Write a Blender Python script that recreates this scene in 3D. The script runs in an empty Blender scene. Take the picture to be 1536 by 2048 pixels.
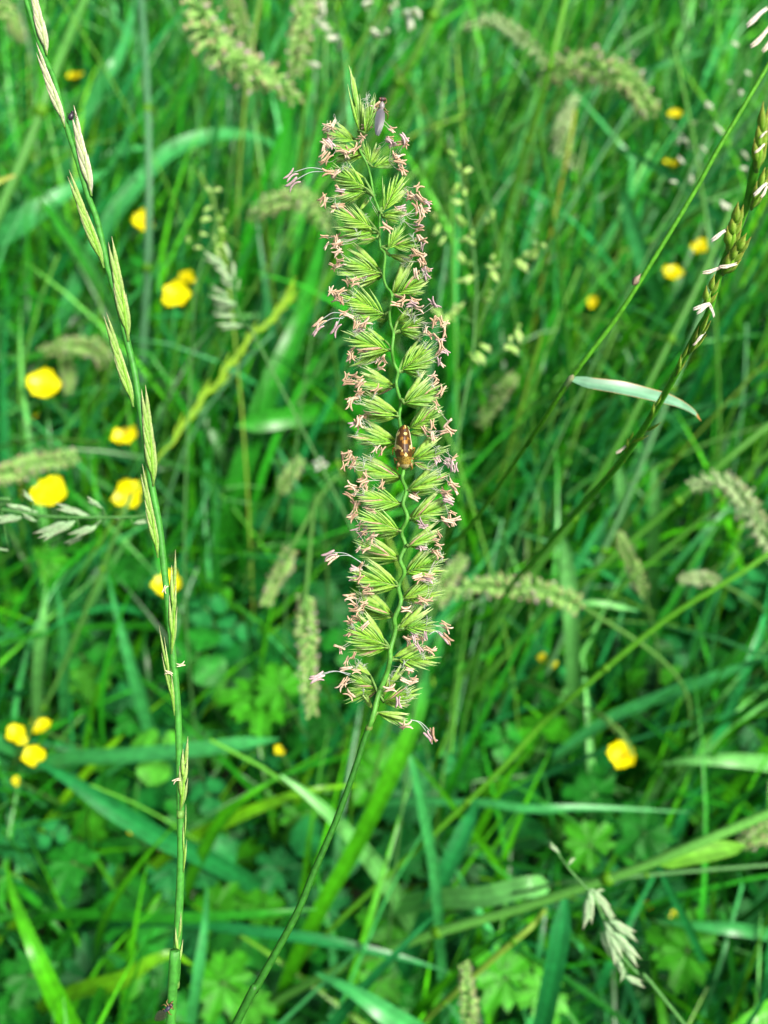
import bpy, math, random
import numpy as np
from mathutils import Vector, Matrix

# ------------------------------------------------------------------ camera, sky, sun, exposure
SC = bpy.context.scene
CAMH, PITCH, VF, FOC, APERTURE = 0.50, 45.0, 54.8, 0.135, 0.00148
cam_d = bpy.data.cameras.new('camera')
cam = bpy.data.objects.new('camera', cam_d)
SC.collection.objects.link(cam)
SC.camera = cam
cam.location = (0, 0, CAMH)
cam.rotation_euler = (math.radians(90 - PITCH), 0, 0)
cam_d.sensor_fit = 'VERTICAL'
cam_d.sensor_height = 24.0
cam_d.lens = 12.0 / math.tan(math.radians(VF / 2))
cam_d.clip_start, cam_d.clip_end = 0.005, 500
cam_d.dof.use_dof = True
cam_d.dof.focus_distance = FOC
cam_d.dof.aperture_fstop = cam_d.lens / 1000 / APERTURE

SUN_EL, SUN_AZ = 54.0, 128.0         # azimuth: degrees clockwise from +Y (high, from the side and a little behind the lens)
world = bpy.data.worlds.new('World')
SC.world = world
world.use_nodes = True
nt = world.node_tree
sky = nt.nodes.new('ShaderNodeTexSky')
sky.sky_type = 'NISHITA'
sky.sun_disc = False
sky.sun_elevation = math.radians(SUN_EL)
sky.sun_rotation = math.radians(SUN_AZ)
sky.air_density, sky.dust_density, sky.ozone_density = 1.0, 7.0, 0.6
nt.links.new(sky.outputs[0], nt.nodes['Background'].inputs[0])
nt.nodes['Background'].inputs[1].default_value = 0.08
sun_d = bpy.data.lights.new('sun', 'SUN')
sun_d.energy, sun_d.angle, sun_d.color = 3.2, math.radians(14), (1.0, 0.96, 0.88)
sun = bpy.data.objects.new('sun', sun_d)
SC.collection.objects.link(sun)
se, sa = math.radians(SUN_EL), math.radians(SUN_AZ)
to_sun = Vector((math.sin(sa) * math.cos(se), math.cos(sa) * math.cos(se), math.sin(se)))
sun.rotation_euler = to_sun.to_track_quat('Z', 'Y').to_euler()
SC.view_settings.view_transform = 'Standard'
SC.view_settings.look = 'None'
SC.view_settings.gamma = 1.0
SC.view_settings.use_curve_mapping = False
SC.view_settings.exposure = 1.0
SC.cycles.max_bounces = 8
SC.cycles.use_denoising = True

# ------------------------------------------------------------------ helpers
rng = np.random.default_rng(7)
random.seed(7)
A = np.array
ca, sa_ = math.cos(math.radians(PITCH)), math.sin(math.radians(PITCH))
CAM = A([0, 0, CAMH]); FW = A([0, ca, -sa_]); UP = A([0, sa_, ca]); RT = A([1.0, 0, 0])
K = 2 * math.tan(math.radians(VF / 2)) / 2048.0          # metres per photo pixel at 1 m depth
PXM = K * FOC                                            # metres per photo pixel in the focal plane


def ray(px, py):
    return FW + RT * (px - 768) * K + UP * (1024 - py) * K


def P(px, py, d=FOC):
    return CAM + ray(px, py) * d


def PH(px, py, h):
    r = ray(px, py)
    return CAM + r * ((CAMH - h) / -r[2])


def depth(p):
    return float((A(p) - CAM) @ FW)


def project(p):
    q = A(p) - CAM
    d = q @ FW
    return 768 + (q @ RT) / d / K, 1024 - (q @ UP) / d / K, d


def nrm(v):
    v = A(v, dtype=float)
    return v / (np.linalg.norm(v) + 1e-12)


def spline(pts, n):
    p = A(pts, dtype=float)
    if len(p) == 2:
        t = np.linspace(0, 1, n)[:, None]
        return p[0] * (1 - t) + p[1] * t
    q = np.vstack([2 * p[0] - p[1], p, 2 * p[-1] - p[-2]])
    seg = len(p) - 1
    out = []
    for u in np.linspace(0, seg - 1e-9, n):
        i = int(u); t = u - i
        a, b, c, d = q[i], q[i + 1], q[i + 2], q[i + 3]
        out.append(0.5 * (2 * b + (c - a) * t + (2 * a - 5 * b + 4 * c - d) * t * t + (3 * b - a - 3 * c + d) * t ** 3))
    return A(out)


class MB:
    def __init__(s):
        s.V, s.F, s.C, s.M, s.n = [], [], [], [], 0

    def add(s, v, f, c, m=0):
        v = A(v, dtype=float).reshape(-1, 3)
        c = np.broadcast_to(A(c, dtype=float), v.shape)
        s.V.append(v); s.C.append(c)
        s.F.extend([tuple(int(i) + s.n for i in q) for q in f])
        s.M.extend([m] * len(f))
        s.n += len(v)

    def mesh(s, name, mats, origin=(0, 0, 0), smooth=True):
        v = np.vstack(s.V) - A(origin)
        me = bpy.data.meshes.new(name)
        me.from_pydata(v.tolist(), [], s.F)
        ca_ = me.color_attributes.new('Col', 'FLOAT_COLOR', 'POINT')
        c = np.ones((s.n, 4)); c[:, :3] = np.vstack(s.C)
        ca_.data.foreach_set('color', c.ravel())
        for m in (mats if isinstance(mats, (list, tuple)) else [mats]):
            me.materials.append(m)
        if any(s.M):
            me.polygons.foreach_set('material_index', s.M)
        if smooth:
            me.polygons.foreach_set('use_smooth', [True] * len(me.polygons))
        me.update()
        return me


ORG = {}


def link(o, parent=None):
    SC.collection.objects.link(o)
    if parent is not None:
        o.parent = parent
    return o


def thing(name, label, cat, loc, group=None):
    o = bpy.data.objects.new(name, None)
    o.empty_display_size = 0.005
    link(o)
    o.location = [float(x) for x in loc]
    ORG[o.name] = A(loc, dtype=float)
    o['label'] = label; o['category'] = cat; o['kind'] = 'thing'
    if group:
        o['group'] = group
    return o


def part(name, mb, mats, parent, origin=None, smooth=True):
    po = ORG[parent.name]
    origin = po if origin is None else A(origin)
    o = bpy.data.objects.new(name, mb.mesh(name, mats, origin, smooth))
    link(o, parent)
    o.location = [float(x) for x in (origin - po)]
    ORG[o.name] = A(origin, dtype=float)
    return o


def put(name, me, parent, pos, x, z, scale):
    """a copy of shared mesh data: local +X along x, local +Z towards z"""
    x = nrm(x); y = nrm(np.cross(z, x)); z = np.cross(x, y)
    sc = A(scale, dtype=float) * np.ones(3)
    m = Matrix.Identity(4)
    po = ORG[parent.name] if parent is not None else np.zeros(3)
    for r in range(3):
        m[r][0], m[r][1], m[r][2] = float(x[r] * sc[0]), float(y[r] * sc[1]), float(z[r] * sc[2])
        m[r][3] = float(pos[r] - po[r])
    o = bpy.data.objects.new(name, me)
    link(o, parent)
    o.matrix_basis = m
    ORG[o.name] = A(pos, dtype=float)
    return o


def tangents(p):
    t = np.gradient(p, axis=0)
    return t / (np.linalg.norm(t, axis=1)[:, None] + 1e-12)


def tube(mb, pts, rad, col, sides=6, m=0):
    p = A(pts, dtype=float); k = len(p)
    rad = np.broadcast_to(A(rad, dtype=float), (k,))
    t = tangents(p)
    ref = A([0.31, 0.2, 0.93]) if abs(t[0] @ A([0.31, 0.2, 0.93])) < 0.9 else A([1.0, 0, 0])
    v = []
    for i in range(k):
        a = nrm(np.cross(t[i], ref)); b = np.cross(t[i], a)
        for j in range(sides):
            g = 2 * math.pi * j / sides
            v.append(p[i] + rad[i] * (a * math.cos(g) + b * math.sin(g)))
    f = [(i * sides + j, i * sides + (j + 1) % sides, (i + 1) * sides + (j + 1) % sides, (i + 1) * sides + j) for i in range(k - 1) for j in range(sides)]
    f += [tuple(range(sides))[::-1], tuple((k - 1) * sides + j for j in range(sides))]
    c = A(col, dtype=float)
    if c.ndim == 2:
        c = np.repeat(c, sides, axis=0)
    mb.add(v, f, c, m)


def spindle(mb, pts, wdir, w, th, cedge, ckeel, m=0):
    """a flattened, keeled husk: four-sided cross-section along a path"""
    p = A(pts, dtype=float); k = len(p)
    t = tangents(p)
    v, c = [], []
    ce = np.broadcast_to(A(cedge, dtype=float), (k, 3)); ck = np.broadcast_to(A(ckeel, dtype=float), (k, 3))
    for i in range(k):
        n = nrm(np.cross(t[i], wdir)); a = np.cross(n, t[i])
        v += [p[i] + a * w[i], p[i] + n * th[i], p[i] - a * w[i], p[i] - n * th[i]]
        c += [ce[i], ck[i], ce[i], ck[i]]
    f = [(i * 4 + j, i * 4 + (j + 1) % 4, (i + 1) * 4 + (j + 1) % 4, (i + 1) * 4 + j) for i in range(k - 1) for j in range(4)]
    f += [(3, 2, 1, 0), ((k - 1) * 4, (k - 1) * 4 + 1, (k - 1) * 4 + 2, (k - 1) * 4 + 3)]
    mb.add(v, f, A(c), m)


HUSK_W = A([0.25, 0.75, 1.0, 0.92, 0.62, 0.25, 0.05])


def husk(mb, base, d, L, w, side, cbase, ctip, cedge, bend=0.0, th=0.55, m=0):
    d = nrm(d); side = nrm(side - d * (side @ d))
    t = np.linspace(0, 1, 7)
    pts = base + np.outer(t * L, d) + np.outer(bend * L * t * t, side)
    tip = t[:, None] ** 2.2
    ck = A(cbase) * (1 - tip) + A(ctip) * tip
    ce = A(cedge) * (0.5 + 0.5 * (1 - tip)) + A(ctip) * 0.5 * tip
    spindle(mb, pts, side, w * HUSK_W, w * th * HUSK_W, ce, ck, m)


def ribbon(mb, p, w, wd, fold, col, rib=1.25, edge=1.0):
    """a grass blade: five vertices across, folded along its midrib"""
    k = len(p); t = tangents(p)
    v, c = [], []
    for i in range(k):
        n = nrm(np.cross(t[i], wd[i])); a = np.cross(n, t[i])
        for uj, u in enumerate((-1, -0.75, -0.5, -0.25, 0, 0.25, 0.5, 0.75, 1)):
            v.append(p[i] + a * (0.5 * w[i] * u) + n * (fold * w[i] * (abs(u) ** 1.3)))
            c.append(A(col[i]) * (rib if u == 0 else edge if abs(u) == 1 else 1.12 if uj % 2 else 0.9))
    f = [(i * 9 + j, i * 9 + j + 1, (i + 1) * 9 + j + 1, (i + 1) * 9 + j) for i in range(k - 1) for j in range(8)]
    mb.add(v, f, A(c))


# ------------------------------------------------------------------ materials
def plant_mat(name, rough=0.42, transl=0.35, spec=0.5, nscale=500.0, namt=0.25, tint=(1.0, 1.15, 0.5), bump=0.0):
    m = bpy.data.materials.new(name); m.use_nodes = True
    n = m.node_tree.nodes; l = m.node_tree.links
    pb = n['Principled BSDF']; out = n['Material Output']
    at = n.new('ShaderNodeAttribute'); at.attribute_name = 'Col'
    geo = n.new('ShaderNodeNewGeometry')
    no = n.new('ShaderNodeTexNoise'); no.inputs['Scale'].default_value = nscale; no.inputs['Detail'].default_value = 3
    l.new(geo.outputs['Position'], no.inputs['Vector'])
    mr = n.new('ShaderNodeMapRange')
    mr.inputs['From Min'].default_value, mr.inputs['From Max'].default_value = 0.3, 0.7
    mr.inputs['To Min'].default_value, mr.inputs['To Max'].default_value = 1 - namt, 1 + namt
    l.new(no.outputs['Fac'], mr.inputs['Value'])
    vm = n.new('ShaderNodeVectorMath'); vm.operation = 'SCALE'
    l.new(at.outputs['Color'], vm.inputs[0]); l.new(mr.outputs['Result'], vm.inputs['Scale'])
    l.new(vm.outputs[0], pb.inputs['Base Color'])
    pb.inputs['Roughness'].default_value = rough
    pb.inputs['Specular IOR Level'].default_value = spec
    if bump:
        bp = n.new('ShaderNodeBump'); bp.inputs['Strength'].default_value = bump; bp.inputs['Distance'].default_value = 0.0002
        l.new(no.outputs['Fac'], bp.inputs['Height']); l.new(bp.outputs[0], pb.inputs['Normal'])
    if transl:
        tr = n.new('ShaderNodeBsdfTranslucent')
        tv = n.new('ShaderNodeVectorMath'); tv.operation = 'MULTIPLY'
        tv.inputs[1].default_value = tint
        l.new(vm.outputs[0], tv.inputs[0]); l.new(tv.outputs[0], tr.inputs['Color'])
        mx = n.new('ShaderNodeMixShader'); mx.inputs[0].default_value = transl
        l.new(pb.outputs[0], mx.inputs[1]); l.new(tr.outputs[0], mx.inputs[2]); l.new(mx.outputs[0], out.inputs['Surface'])
    return m


M_GRASS = plant_mat('grass_blade', 0.36, 0.18, 0.38, 260, 0.24)
M_LEAF = plant_mat('broad_leaf', 0.48, 0.14, 0.18, 320, 0.28, bump=0.3)
M_STEM = plant_mat('stem', 0.5, 0.12, 0.3, 1300, 0.26, bump=0.25)
M_HUSK = plant_mat('husk', 0.55, 0.36, 0.2, 2600, 0.2)
M_ANTHER = plant_mat('anther', 0.65, 0.15, 0.25, 3500, 0.25, (1.1, 1.0, 0.8))
M_HAIR = plant_mat('pale_hair', 0.6, 0.4, 0.3, 900, 0.1, (1, 1, 1))
M_PETAL = plant_mat('petal', 0.34, 0.25, 0.35, 300, 0.06, (1.0, 1.0, 0.5))
M_BUG = plant_mat('insect_shell', 0.42, 0.0, 0.35, 2500, 0.16)
M_DARK = plant_mat('insect_skin', 0.4, 0.0, 0.5, 4000, 0.3)


def wing_mat(name, col, alpha):
    m = bpy.data.materials.new(name); m.use_nodes = True
    n = m.node_tree.nodes; l = m.node_tree.links
    pb = n['Principled BSDF']
    pb.inputs['Base Color'].default_value = (*col, 1); pb.inputs['Roughness'].default_value = 0.3
    tr = n.new('ShaderNodeBsdfTransparent'); mx = n.new('ShaderNodeMixShader')
    no = n.new('ShaderNodeTexNoise'); no.inputs['Scale'].default_value = 1500
    geo = n.new('ShaderNodeNewGeometry'); l.new(geo.outputs['Position'], no.inputs['Vector'])
    mr = n.new('ShaderNodeMapRange'); mr.inputs['To Min'].default_value = alpha - 0.12; mr.inputs['To Max'].default_value = min(1, alpha + 0.12)
    l.new(no.outputs['Fac'], mr.inputs['Value']); l.new(mr.outputs['Result'], mx.inputs[0])
    l.new(tr.outputs[0], mx.inputs[1]); l.new(pb.outputs[0], mx.inputs[2]); l.new(mx.outputs[0], n['Material Output'].inputs['Surface'])
    return m


M_WING = wing_mat('grey_wing', (0.085, 0.085, 0.11), 0.82)
M_WING2 = wing_mat('dusky_wing', (0.03, 0.04, 0.02), 0.72)

m = bpy.data.materials.new('soil'); m.use_nodes = True
n = m.node_tree.nodes; l = m.node_tree.links
geo = n.new('ShaderNodeNewGeometry')
no = n.new('ShaderNodeTexNoise'); no.inputs['Scale'].default_value = 60; no.inputs['Detail'].default_value = 8
l.new(geo.outputs['Position'], no.inputs['Vector'])
cr = n.new('ShaderNodeValToRGB')
cr.color_ramp.elements[0].position, cr.color_ramp.elements[0].color = 0.35, (0.018, 0.014, 0.009, 1)
cr.color_ramp.elements[1].position, cr.color_ramp.elements[1].color = 0.7, (0.03, 0.055, 0.015, 1)
l.new(no.outputs['Fac'], cr.inputs[0]); l.new(cr.outputs[0], n['Principled BSDF'].inputs['Base Color'])
bp = n.new('ShaderNodeBump'); bp.inputs['Distance'].default_value = 0.01
l.new(no.outputs['Fac'], bp.inputs['Height']); l.new(bp.outputs[0], n['Principled BSDF'].inputs['Normal'])
n['Principled BSDF'].inputs['Roughness'].default_value = 0.95
M_SOIL = m

# ------------------------------------------------------------------ ground
mb = MB()
xs = np.concatenate([[-150, -40, -10], np.linspace(-3, 3, 41), [10, 40, 150]])
ys = np.concatenate([[-150, -40, -10], np.linspace(-3, 4, 47), [12, 40, 150]])
gv = [(x, y, 0.008 * math.sin(9 * x + 2) * math.sin(7 * y) * (abs(x) < 4) * (abs(y) < 5) - 0.01) for y in ys for x in xs]
nx = len(xs)
mb.add(gv, [(j * nx + i, j * nx + i + 1, (j + 1) * nx + i + 1, (j + 1) * nx + i) for j in range(len(ys) - 1) for i in range(nx - 1)], (0.02, 0.03, 0.01))
g = bpy.data.objects.new('ground', mb.mesh('ground', M_SOIL)); link(g); g['kind'] = 'structure'

PROT = []                     # image places that the anonymous grass has to leave visible: px, py, radius, depth


def protect(px, py, r, d):
    PROT.append((px, py, r, d))


def protect_pts(pts, r, step=1):
    for p in list(pts)[::step]:
        x, y, d = project(p)
        PROT.append((x, y, r, d))


# colours (linear base colours)
GREEN = {
    'mid': (0.016, 0.200, 0.008), 'dark': (0.006, 0.090, 0.006), 'bright': (0.050, 0.320, 0.005),
    'glau': (0.036, 0.270, 0.062), 'teal': (0.012, 0.175, 0.038), 'pale': (0.110, 0.380, 0.085),
    'yellow': (0.110, 0.360, 0.006), 'straw': (0.40, 0.29, 0.09), 'rust': (0.30, 0.11, 0.02),
}
TAN = [(0.56, 0.40, 0.27), (0.48, 0.335, 0.215), (0.64, 0.49, 0.37), (0.36, 0.24, 0.15)]
PURPLE = [(0.42, 0.31, 0.32), (0.54, 0.41, 0.41)]

# ------------------------------------------------------------------ the flowering spike in focus
ZO = {1: (540, 100), 2: (600, 460), 3: (600, 800), 4: (600, 1150)}


def z2p(z, x, y):
    return ZO[z][0] + x / 3.84, ZO[z][1] + y / 3.84


RACHIS = [(716, 262), (717, 285), (720, 303), (732, 326), (741, 350), (748, 394), (758, 425), (759, 465), (761, 494), (770, 512), (767, 551), (773, 572), (784, 592), (779, 625), (781, 647), (787, 668), (784, 700), (788, 724),
          (796, 745), (792, 768), (800, 798), (801, 812), (798, 835), (801, 856), (805, 900), (807, 941), (804, 958), (813, 981), (806, 1008), (815, 1035), (803, 1064), (811, 1091), (800, 1118), (809, 1145), (797, 1173), (802, 1203),
          (789, 1236), (791, 1262), (781, 1298), (780, 1319), (772, 1353), (757, 1390), (746, 1431), (738, 1455)]
STEM = [(738, 1455), (725, 1489), (712, 1531), (673, 1639), (628, 1743), (595, 1824), (546, 1915), (511, 1977), (472, 2048)]
# zoom, node, spikelets (S comb of bristles / s narrow comb / F plump), anther boxes
CL = [
    (1, (700, 640), [('T', 690, 640, 612, 140), ('T', 700, 620, 650, 215)], []),
    (1, (720, 640), [('F', 720, 650, 740, 400), ('s', 730, 640, 800, 390)], [(780, 370, 830, 470), (730, 480, 770, 600), (870, 590, 950, 640)]),
    (1, (690, 700), [('S', 650, 700, 440, 610), ('F', 645, 680, 490, 560)], [(400, 550, 500, 700), (365, 640, 480, 770)]),
    (1, (740, 800), [('S', 720, 790, 460, 740), ('s', 730, 800, 560, 850), ('S', 690, 780, 480, 860)], [(540, 740, 670, 860), (380, 780, 480, 880), (660, 640, 750, 720)]),
    (1, (750, 870), [('S', 760, 880, 740, 720), ('S', 790, 900, 960, 820), ('F', 770, 870, 830, 700)], [(890, 660, 1070, 800), (940, 790, 1060, 960)]),
    (1, (760, 1060), [('F', 720, 980, 540, 880), ('S', 735, 1060, 460, 920)], [(390, 890, 520, 1010)]),
    (1, (770, 1090), [('s', 740, 1085, 470, 1120)], [(380, 1090, 480, 1200), (480, 1030, 560, 1110)]),
    (1, (840, 1250), [('S', 870, 1240, 1010, 930), ('F', 900, 1180, 1060, 1030)], [(1040, 1020, 1180, 1160), (1160, 1140, 1240, 1200)]),
    (1, (845, 1260), [('s', 860, 1260, 1050, 1270), ('F', 870, 1280, 1000, 1290)], [(960, 1160, 1070, 1280), (1100, 1170, 1210, 1300), (1110, 1290, 1200, 1400)]),
    (1, (810, 1380), [('S', 790, 1370, 500, 1210), ('F', 690, 1230, 770, 1130), ('s', 800, 1400, 500, 1380)], [(440, 1170, 560, 1250), (840, 1330, 910, 1380)]),
    (2, (625, 40), [('F', 560, 20, 440, -90), ('s', 590, 60, 420, 80)], [(160, 20, 340, 150)]),
    (2, (660, 150), [('S', 670, 150, 790, -60), ('S', 690, 120, 920, 80), ('F', 690, 190, 880, 215)], [(900, 40, 970, 140), (840, 110, 990, 210), (900, 180, 1020, 260)]),
    (2, (640, 330), [('F', 600, 290, 370, 80), ('S', 620, 330, 310, 190), ('S', 640, 350, 310, 320)], [(220, 150, 345, 330), (380, 360, 440, 420)]),
    (2, (625, 400), [('F', 600, 370, 440, 430)], [(350, 380, 440, 440)]),
    (2, (700, 490), [('F', 710, 490, 870, 220), ('S', 730, 500, 990, 340), ('F', 850, 490, 980, 380)], [(920, 230, 1000, 350), (860, 310, 930, 380)]),
    (2, (670, 670), [('S', 650, 650, 330, 480), ('S', 650, 660, 380, 650), ('F', 660, 690, 580, 680)], [(195, 430, 330, 590), (310, 590, 390, 680), (400, 660, 620, 750)]),
    (2, (730, 760), [('F', 740, 710, 890, 560), ('s', 750, 700, 900, 640)], [(720, 500, 830, 600), (830, 490, 930, 640), (1010, 490, 1060, 600)]),
    (2, (740, 780), [('S', 765, 770, 980, 710), ('s', 770, 780, 950, 790)], [(950, 680, 1140, 800), (980, 780, 1060, 880)]),
    (2, (690, 940), [('F', 650, 850, 470, 720), ('S', 690, 930, 330, 820), ('s', 640, 930, 390, 1040)], [(310, 890, 430, 1000), (410, 850, 500, 960), (580, 980, 690, 1090), (420, 740, 480, 800)]),
    (2, (755, 1080), [('F', 800, 980, 960, 850), ('S', 775, 1080, 1030, 890), ('S', 790, 1080, 1080, 980), ('F', 800, 1080, 970, 1070)], [(1020, 820, 1140, 960), (1020, 990, 1110, 1060)]),
    (2, (720, 1195), [('F', 715, 1195, 470, 1060), ('s', 720, 1200, 405, 1190)], [(330, 1060, 480, 1210), (540, 1190, 610, 1260)]),
    (2, (785, 1320), [('F', 800, 1310, 1000, 1090), ('S', 800, 1330, 1115, 1190), ('s', 800, 1330, 1040, 1310)], [(970, 1100, 1070, 1210), (1020, 1220, 1120, 1300)]),
    (2, (745, 1430), [('F', 740, 1400, 480, 1230), ('s', 745, 1430, 440, 1310)], [(360, 1210, 490, 1310), (350, 1290, 470, 1360)]),
    (3, (770, 180), [('F', 840, 210, 1040, 0), ('S', 840, 220, 1120, 85), ('s', 840, 250, 1000, 230)], [(940, 160, 1050, 300), (1070, 160, 1170, 340), (1020, 0, 1090, 90)]),
    (3, (730, 330), [('F', 730, 310, 460, 140), ('s', 730, 330, 410, 265)], [(360, 130, 470, 240), (470, 80, 580, 150), (570, 340, 670, 410)]),
    (3, (840, 470), [('F', 865, 440, 1070, 260), ('s', 865, 460, 1155, 360), ('s', 870, 480, 1000, 490)], [(1020, 400, 1120, 470), (1110, 380, 1210, 530)]),
    (3, (780, 590), [('F', 765, 580, 440, 420), ('s', 775, 595, 415, 505), ('F', 770, 600, 580, 610)], [(310, 370, 460, 540), (430, 560, 570, 650), (590, 630, 700, 700)]),
    (3, (820, 690), [('F', 830, 690, 1090, 470), ('s', 830, 690, 1155, 580), ('s', 840, 700, 1060, 660)], [(1060, 630, 1210, 780), (850, 700, 940, 780)]),
    (3, (785, 800), [('S', 775, 800, 440, 725), ('F', 770, 790, 490, 690), ('s', 770, 805, 540, 810)], [(340, 630, 520, 760), (370, 770, 470, 840), (460, 800, 580, 870)]),
    (3, (830, 910), [('F', 835, 905, 1120, 720), ('S', 840, 915, 1160, 800), ('s', 850, 915, 1050, 920)], [(1090, 820, 1210, 980), (1100, 740, 1170, 810)]),
    (3, (775, 1010), [('S', 770, 1005, 450, 880), ('F', 760, 990, 560, 870), ('s', 770, 1015, 530, 1000)], [(360, 840, 470, 930), (430, 940, 560, 1010)]),
    (3, (820, 1120), [('F', 830, 1115, 1100, 930), ('s', 830, 1120, 1060, 1010)], [(1020, 1000, 1090, 1110), (870, 920, 970, 1010), (890, 1080, 990, 1150)]),
    (3, (760, 1225), [('F', 745, 1200, 510, 1040), ('s', 760, 1225, 420, 1095)], [(350, 980, 510, 1080), (420, 1100, 520, 1190), (540, 1030, 610, 1070)]),
    (3, (805, 1330), [('F', 815, 1310, 1020, 1100), ('S', 810, 1330, 1150, 1195)], [(1010, 1100, 1080, 1230), (860, 1320, 1030, 1400)]),
    (3, (750, 1435), [('F', 730, 1390, 480, 1215), ('S', 745, 1430, 395, 1330)], [(390, 1240, 480, 1410), (480, 1390, 580, 1490)]),
    (3, (785, 1530), [('F', 790, 1510, 1050, 1320), ('s', 790, 1530, 1100, 1390)], [(940, 1490, 1030, 1560), (850, 1340, 950, 1420)]),
    (4, (715, 320), [('F', 700, 290, 450, 100), ('s', 710, 320, 380, 135)], [(320, 150, 400, 220), (390, 170, 510, 350), (480, 60, 580, 150)]),
    (4, (750, 400), [('F', 760, 410, 1020, 220), ('F', 770, 380, 900, 240)], [(890, 170, 990, 240), (780, 240, 830, 300)]),
    (4, (760, 420), [('S', 800, 410, 1060, 390)], [(1060, 360, 1140, 420), (770, 440, 990, 510)]),
    (4, (665, 570), [('F', 640, 490, 475, 280), ('S', 660, 540, 350, 400), ('s', 665, 560, 370, 520)], [(340, 340, 470, 490), (290, 530, 380, 590), (480, 340, 540, 420)]),
    (4, (700, 650), [('F', 720, 630, 960, 480), ('S', 750, 650, 1040, 640)], [(950, 560, 1050, 600), (780, 470, 890, 520), (890, 520, 950, 580)]),
    (4, (600, 880), [('F', 540, 770, 390, 660), ('F', 550, 790, 430, 650), ('S', 590, 870, 370, 770), ('S', 590, 880, 340, 920)], [(330, 600, 450, 750), (300, 800, 400, 940)]),
    (4, (655, 880), [('F', 670, 860, 800, 690), ('F', 640, 930, 720, 740)], [(770, 760, 890, 850), (820, 690, 860, 750), (640, 830, 710, 900)]),
    (4, (625, 960), [('S', 640, 965, 915, 890), ('s', 640, 970, 860, 940)], [(710, 960, 770, 990)]),
    (4, (560, 1030), [('F', 555, 1020, 480, 880)], []),
    (4, (600, 1060), [('F', 600, 1055, 860, 1100)], [(770, 1140, 840, 1200)]),
]
# anthers dangling on long pale filaments: cluster index, from, to (zoom pixels)
LONG = [(5, (440, 925), (180, 940)), (5, (430, 935), (195, 1000)), (15, (330, 640), (165, 690)), (15, (330, 680), (150, 740)), (15, (340, 670), (285, 730)), (34, (470, 1250), (250, 1170)), (34, (470, 1245), (275, 1200)),
        (38, (1000, 450), (1110, 465)), (38, (990, 460), (1080, 460)), (41, (380, 770), (160, 760)), (41, (390, 760), (150, 775)), (45, (850, 1110), (980, 1215)), (45, (850, 1115), (1000, 1200))]

rp = A([P(x, y) for x, y in RACHIS])
rp = rp + np.outer(0.0006 * np.sin(np.arange(len(rp)) * 1.9), FW)
stp = [P(x, y) for x, y in STEM]
e = stp[-1]; dd = nrm(stp[-1] - stp[-2])
tail = [e + dd * 0.05 + A([0, 0, -0.01]), e + dd * 0.13 + A([0, 0, -0.06])]
tail.append(A([tail[-1][0] - 0.03, tail[-1][1] - 0.05, 0.12]))
tail.append(A([tail[-1][0] - 0.012, tail[-1][1] - 0.012, -0.005]))
spike = thing('flowering_grass_spike', 'sharp upright flowering grass spike with green bristly combs and dangling tan anthers', 'grass spike', tail[-1])
mb = MB()
q = spline(rp, 160)
rad = np.interp(np.linspace(0, 1, 160), [0, 0.15, 0.5, 0.85, 1], [0.00013, 0.00018, 0.00023, 0.00031, 0.00038])
cc = np.outer(np.ones(160), (0.085, 0.29, 0.036)) * (1 + 0.18 * np.sin(np.arange(160) * 0.9))[:, None]
tube(mb, q, rad, cc, 8)
part('rachis', mb, M_STEM, spike)
mb = MB()
q = spline(stp + tail, 120)
tube(mb, q, np.interp(np.linspace(0, 1, 120), [0, 0.2, 1], [0.00044, 0.00042, 0.0007]), (0.025, 0.15, 0.012), 8)
node = stp[0]
tube(mb, [node - dd * 0.0004, node, node + dd * 0.0005], [0.0004, 0.00052, 0.0004], (0.12, 0.2, 0.04), 8)
part('stem', mb, M_STEM, spike)


def anther_mesh(col, seed):
    r = np.random.default_rng(seed)
    b = MB()
    for s in (-1, 1):
        t = np.linspace(-0.5, 0.5, 7)
        sp = r.uniform(0.02, 0.26); sp2 = r.uniform(0.0, 0.2)
        y = s * (0.085 + np.where(t > 0, sp, sp2) * (np.abs(t) * 2) ** 2.4)
        z = r.uniform(-0.2, 0.2) * t + 0.45 * r.uniform(-1, 1) * t * t
        y = y + r.uniform(-0.35, 0.35) * t * t
        c = np.outer(np.ones(7), col) * (1 + 0.25 * (np.abs(t)[:, None] * 2) ** 2)
        tube(b, np.stack([t, y, z], 1), A([0.06, 0.098, 0.115, 0.09, 0.112, 0.10, 0.055]) * r.uniform(0.68, 0.98), c, 5)
    return b.mesh('anther', M_ANTHER)


ANTH = [anther_mesh(c, i) for i, c in enumerate(TAN + TAN + TAN[:3])]
ANTHP = [anther_mesh(c, 20 + i) for i, c in enumerate(PURPLE + PURPLE + [TAN[1]])]
CREAMA = anther_mesh((0.68, 0.58, 0.42), 60)

HG = [(0.15, 0.44, 0.014), (0.21, 0.50, 0.022), (0.10, 0.34, 0.014)]


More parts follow.
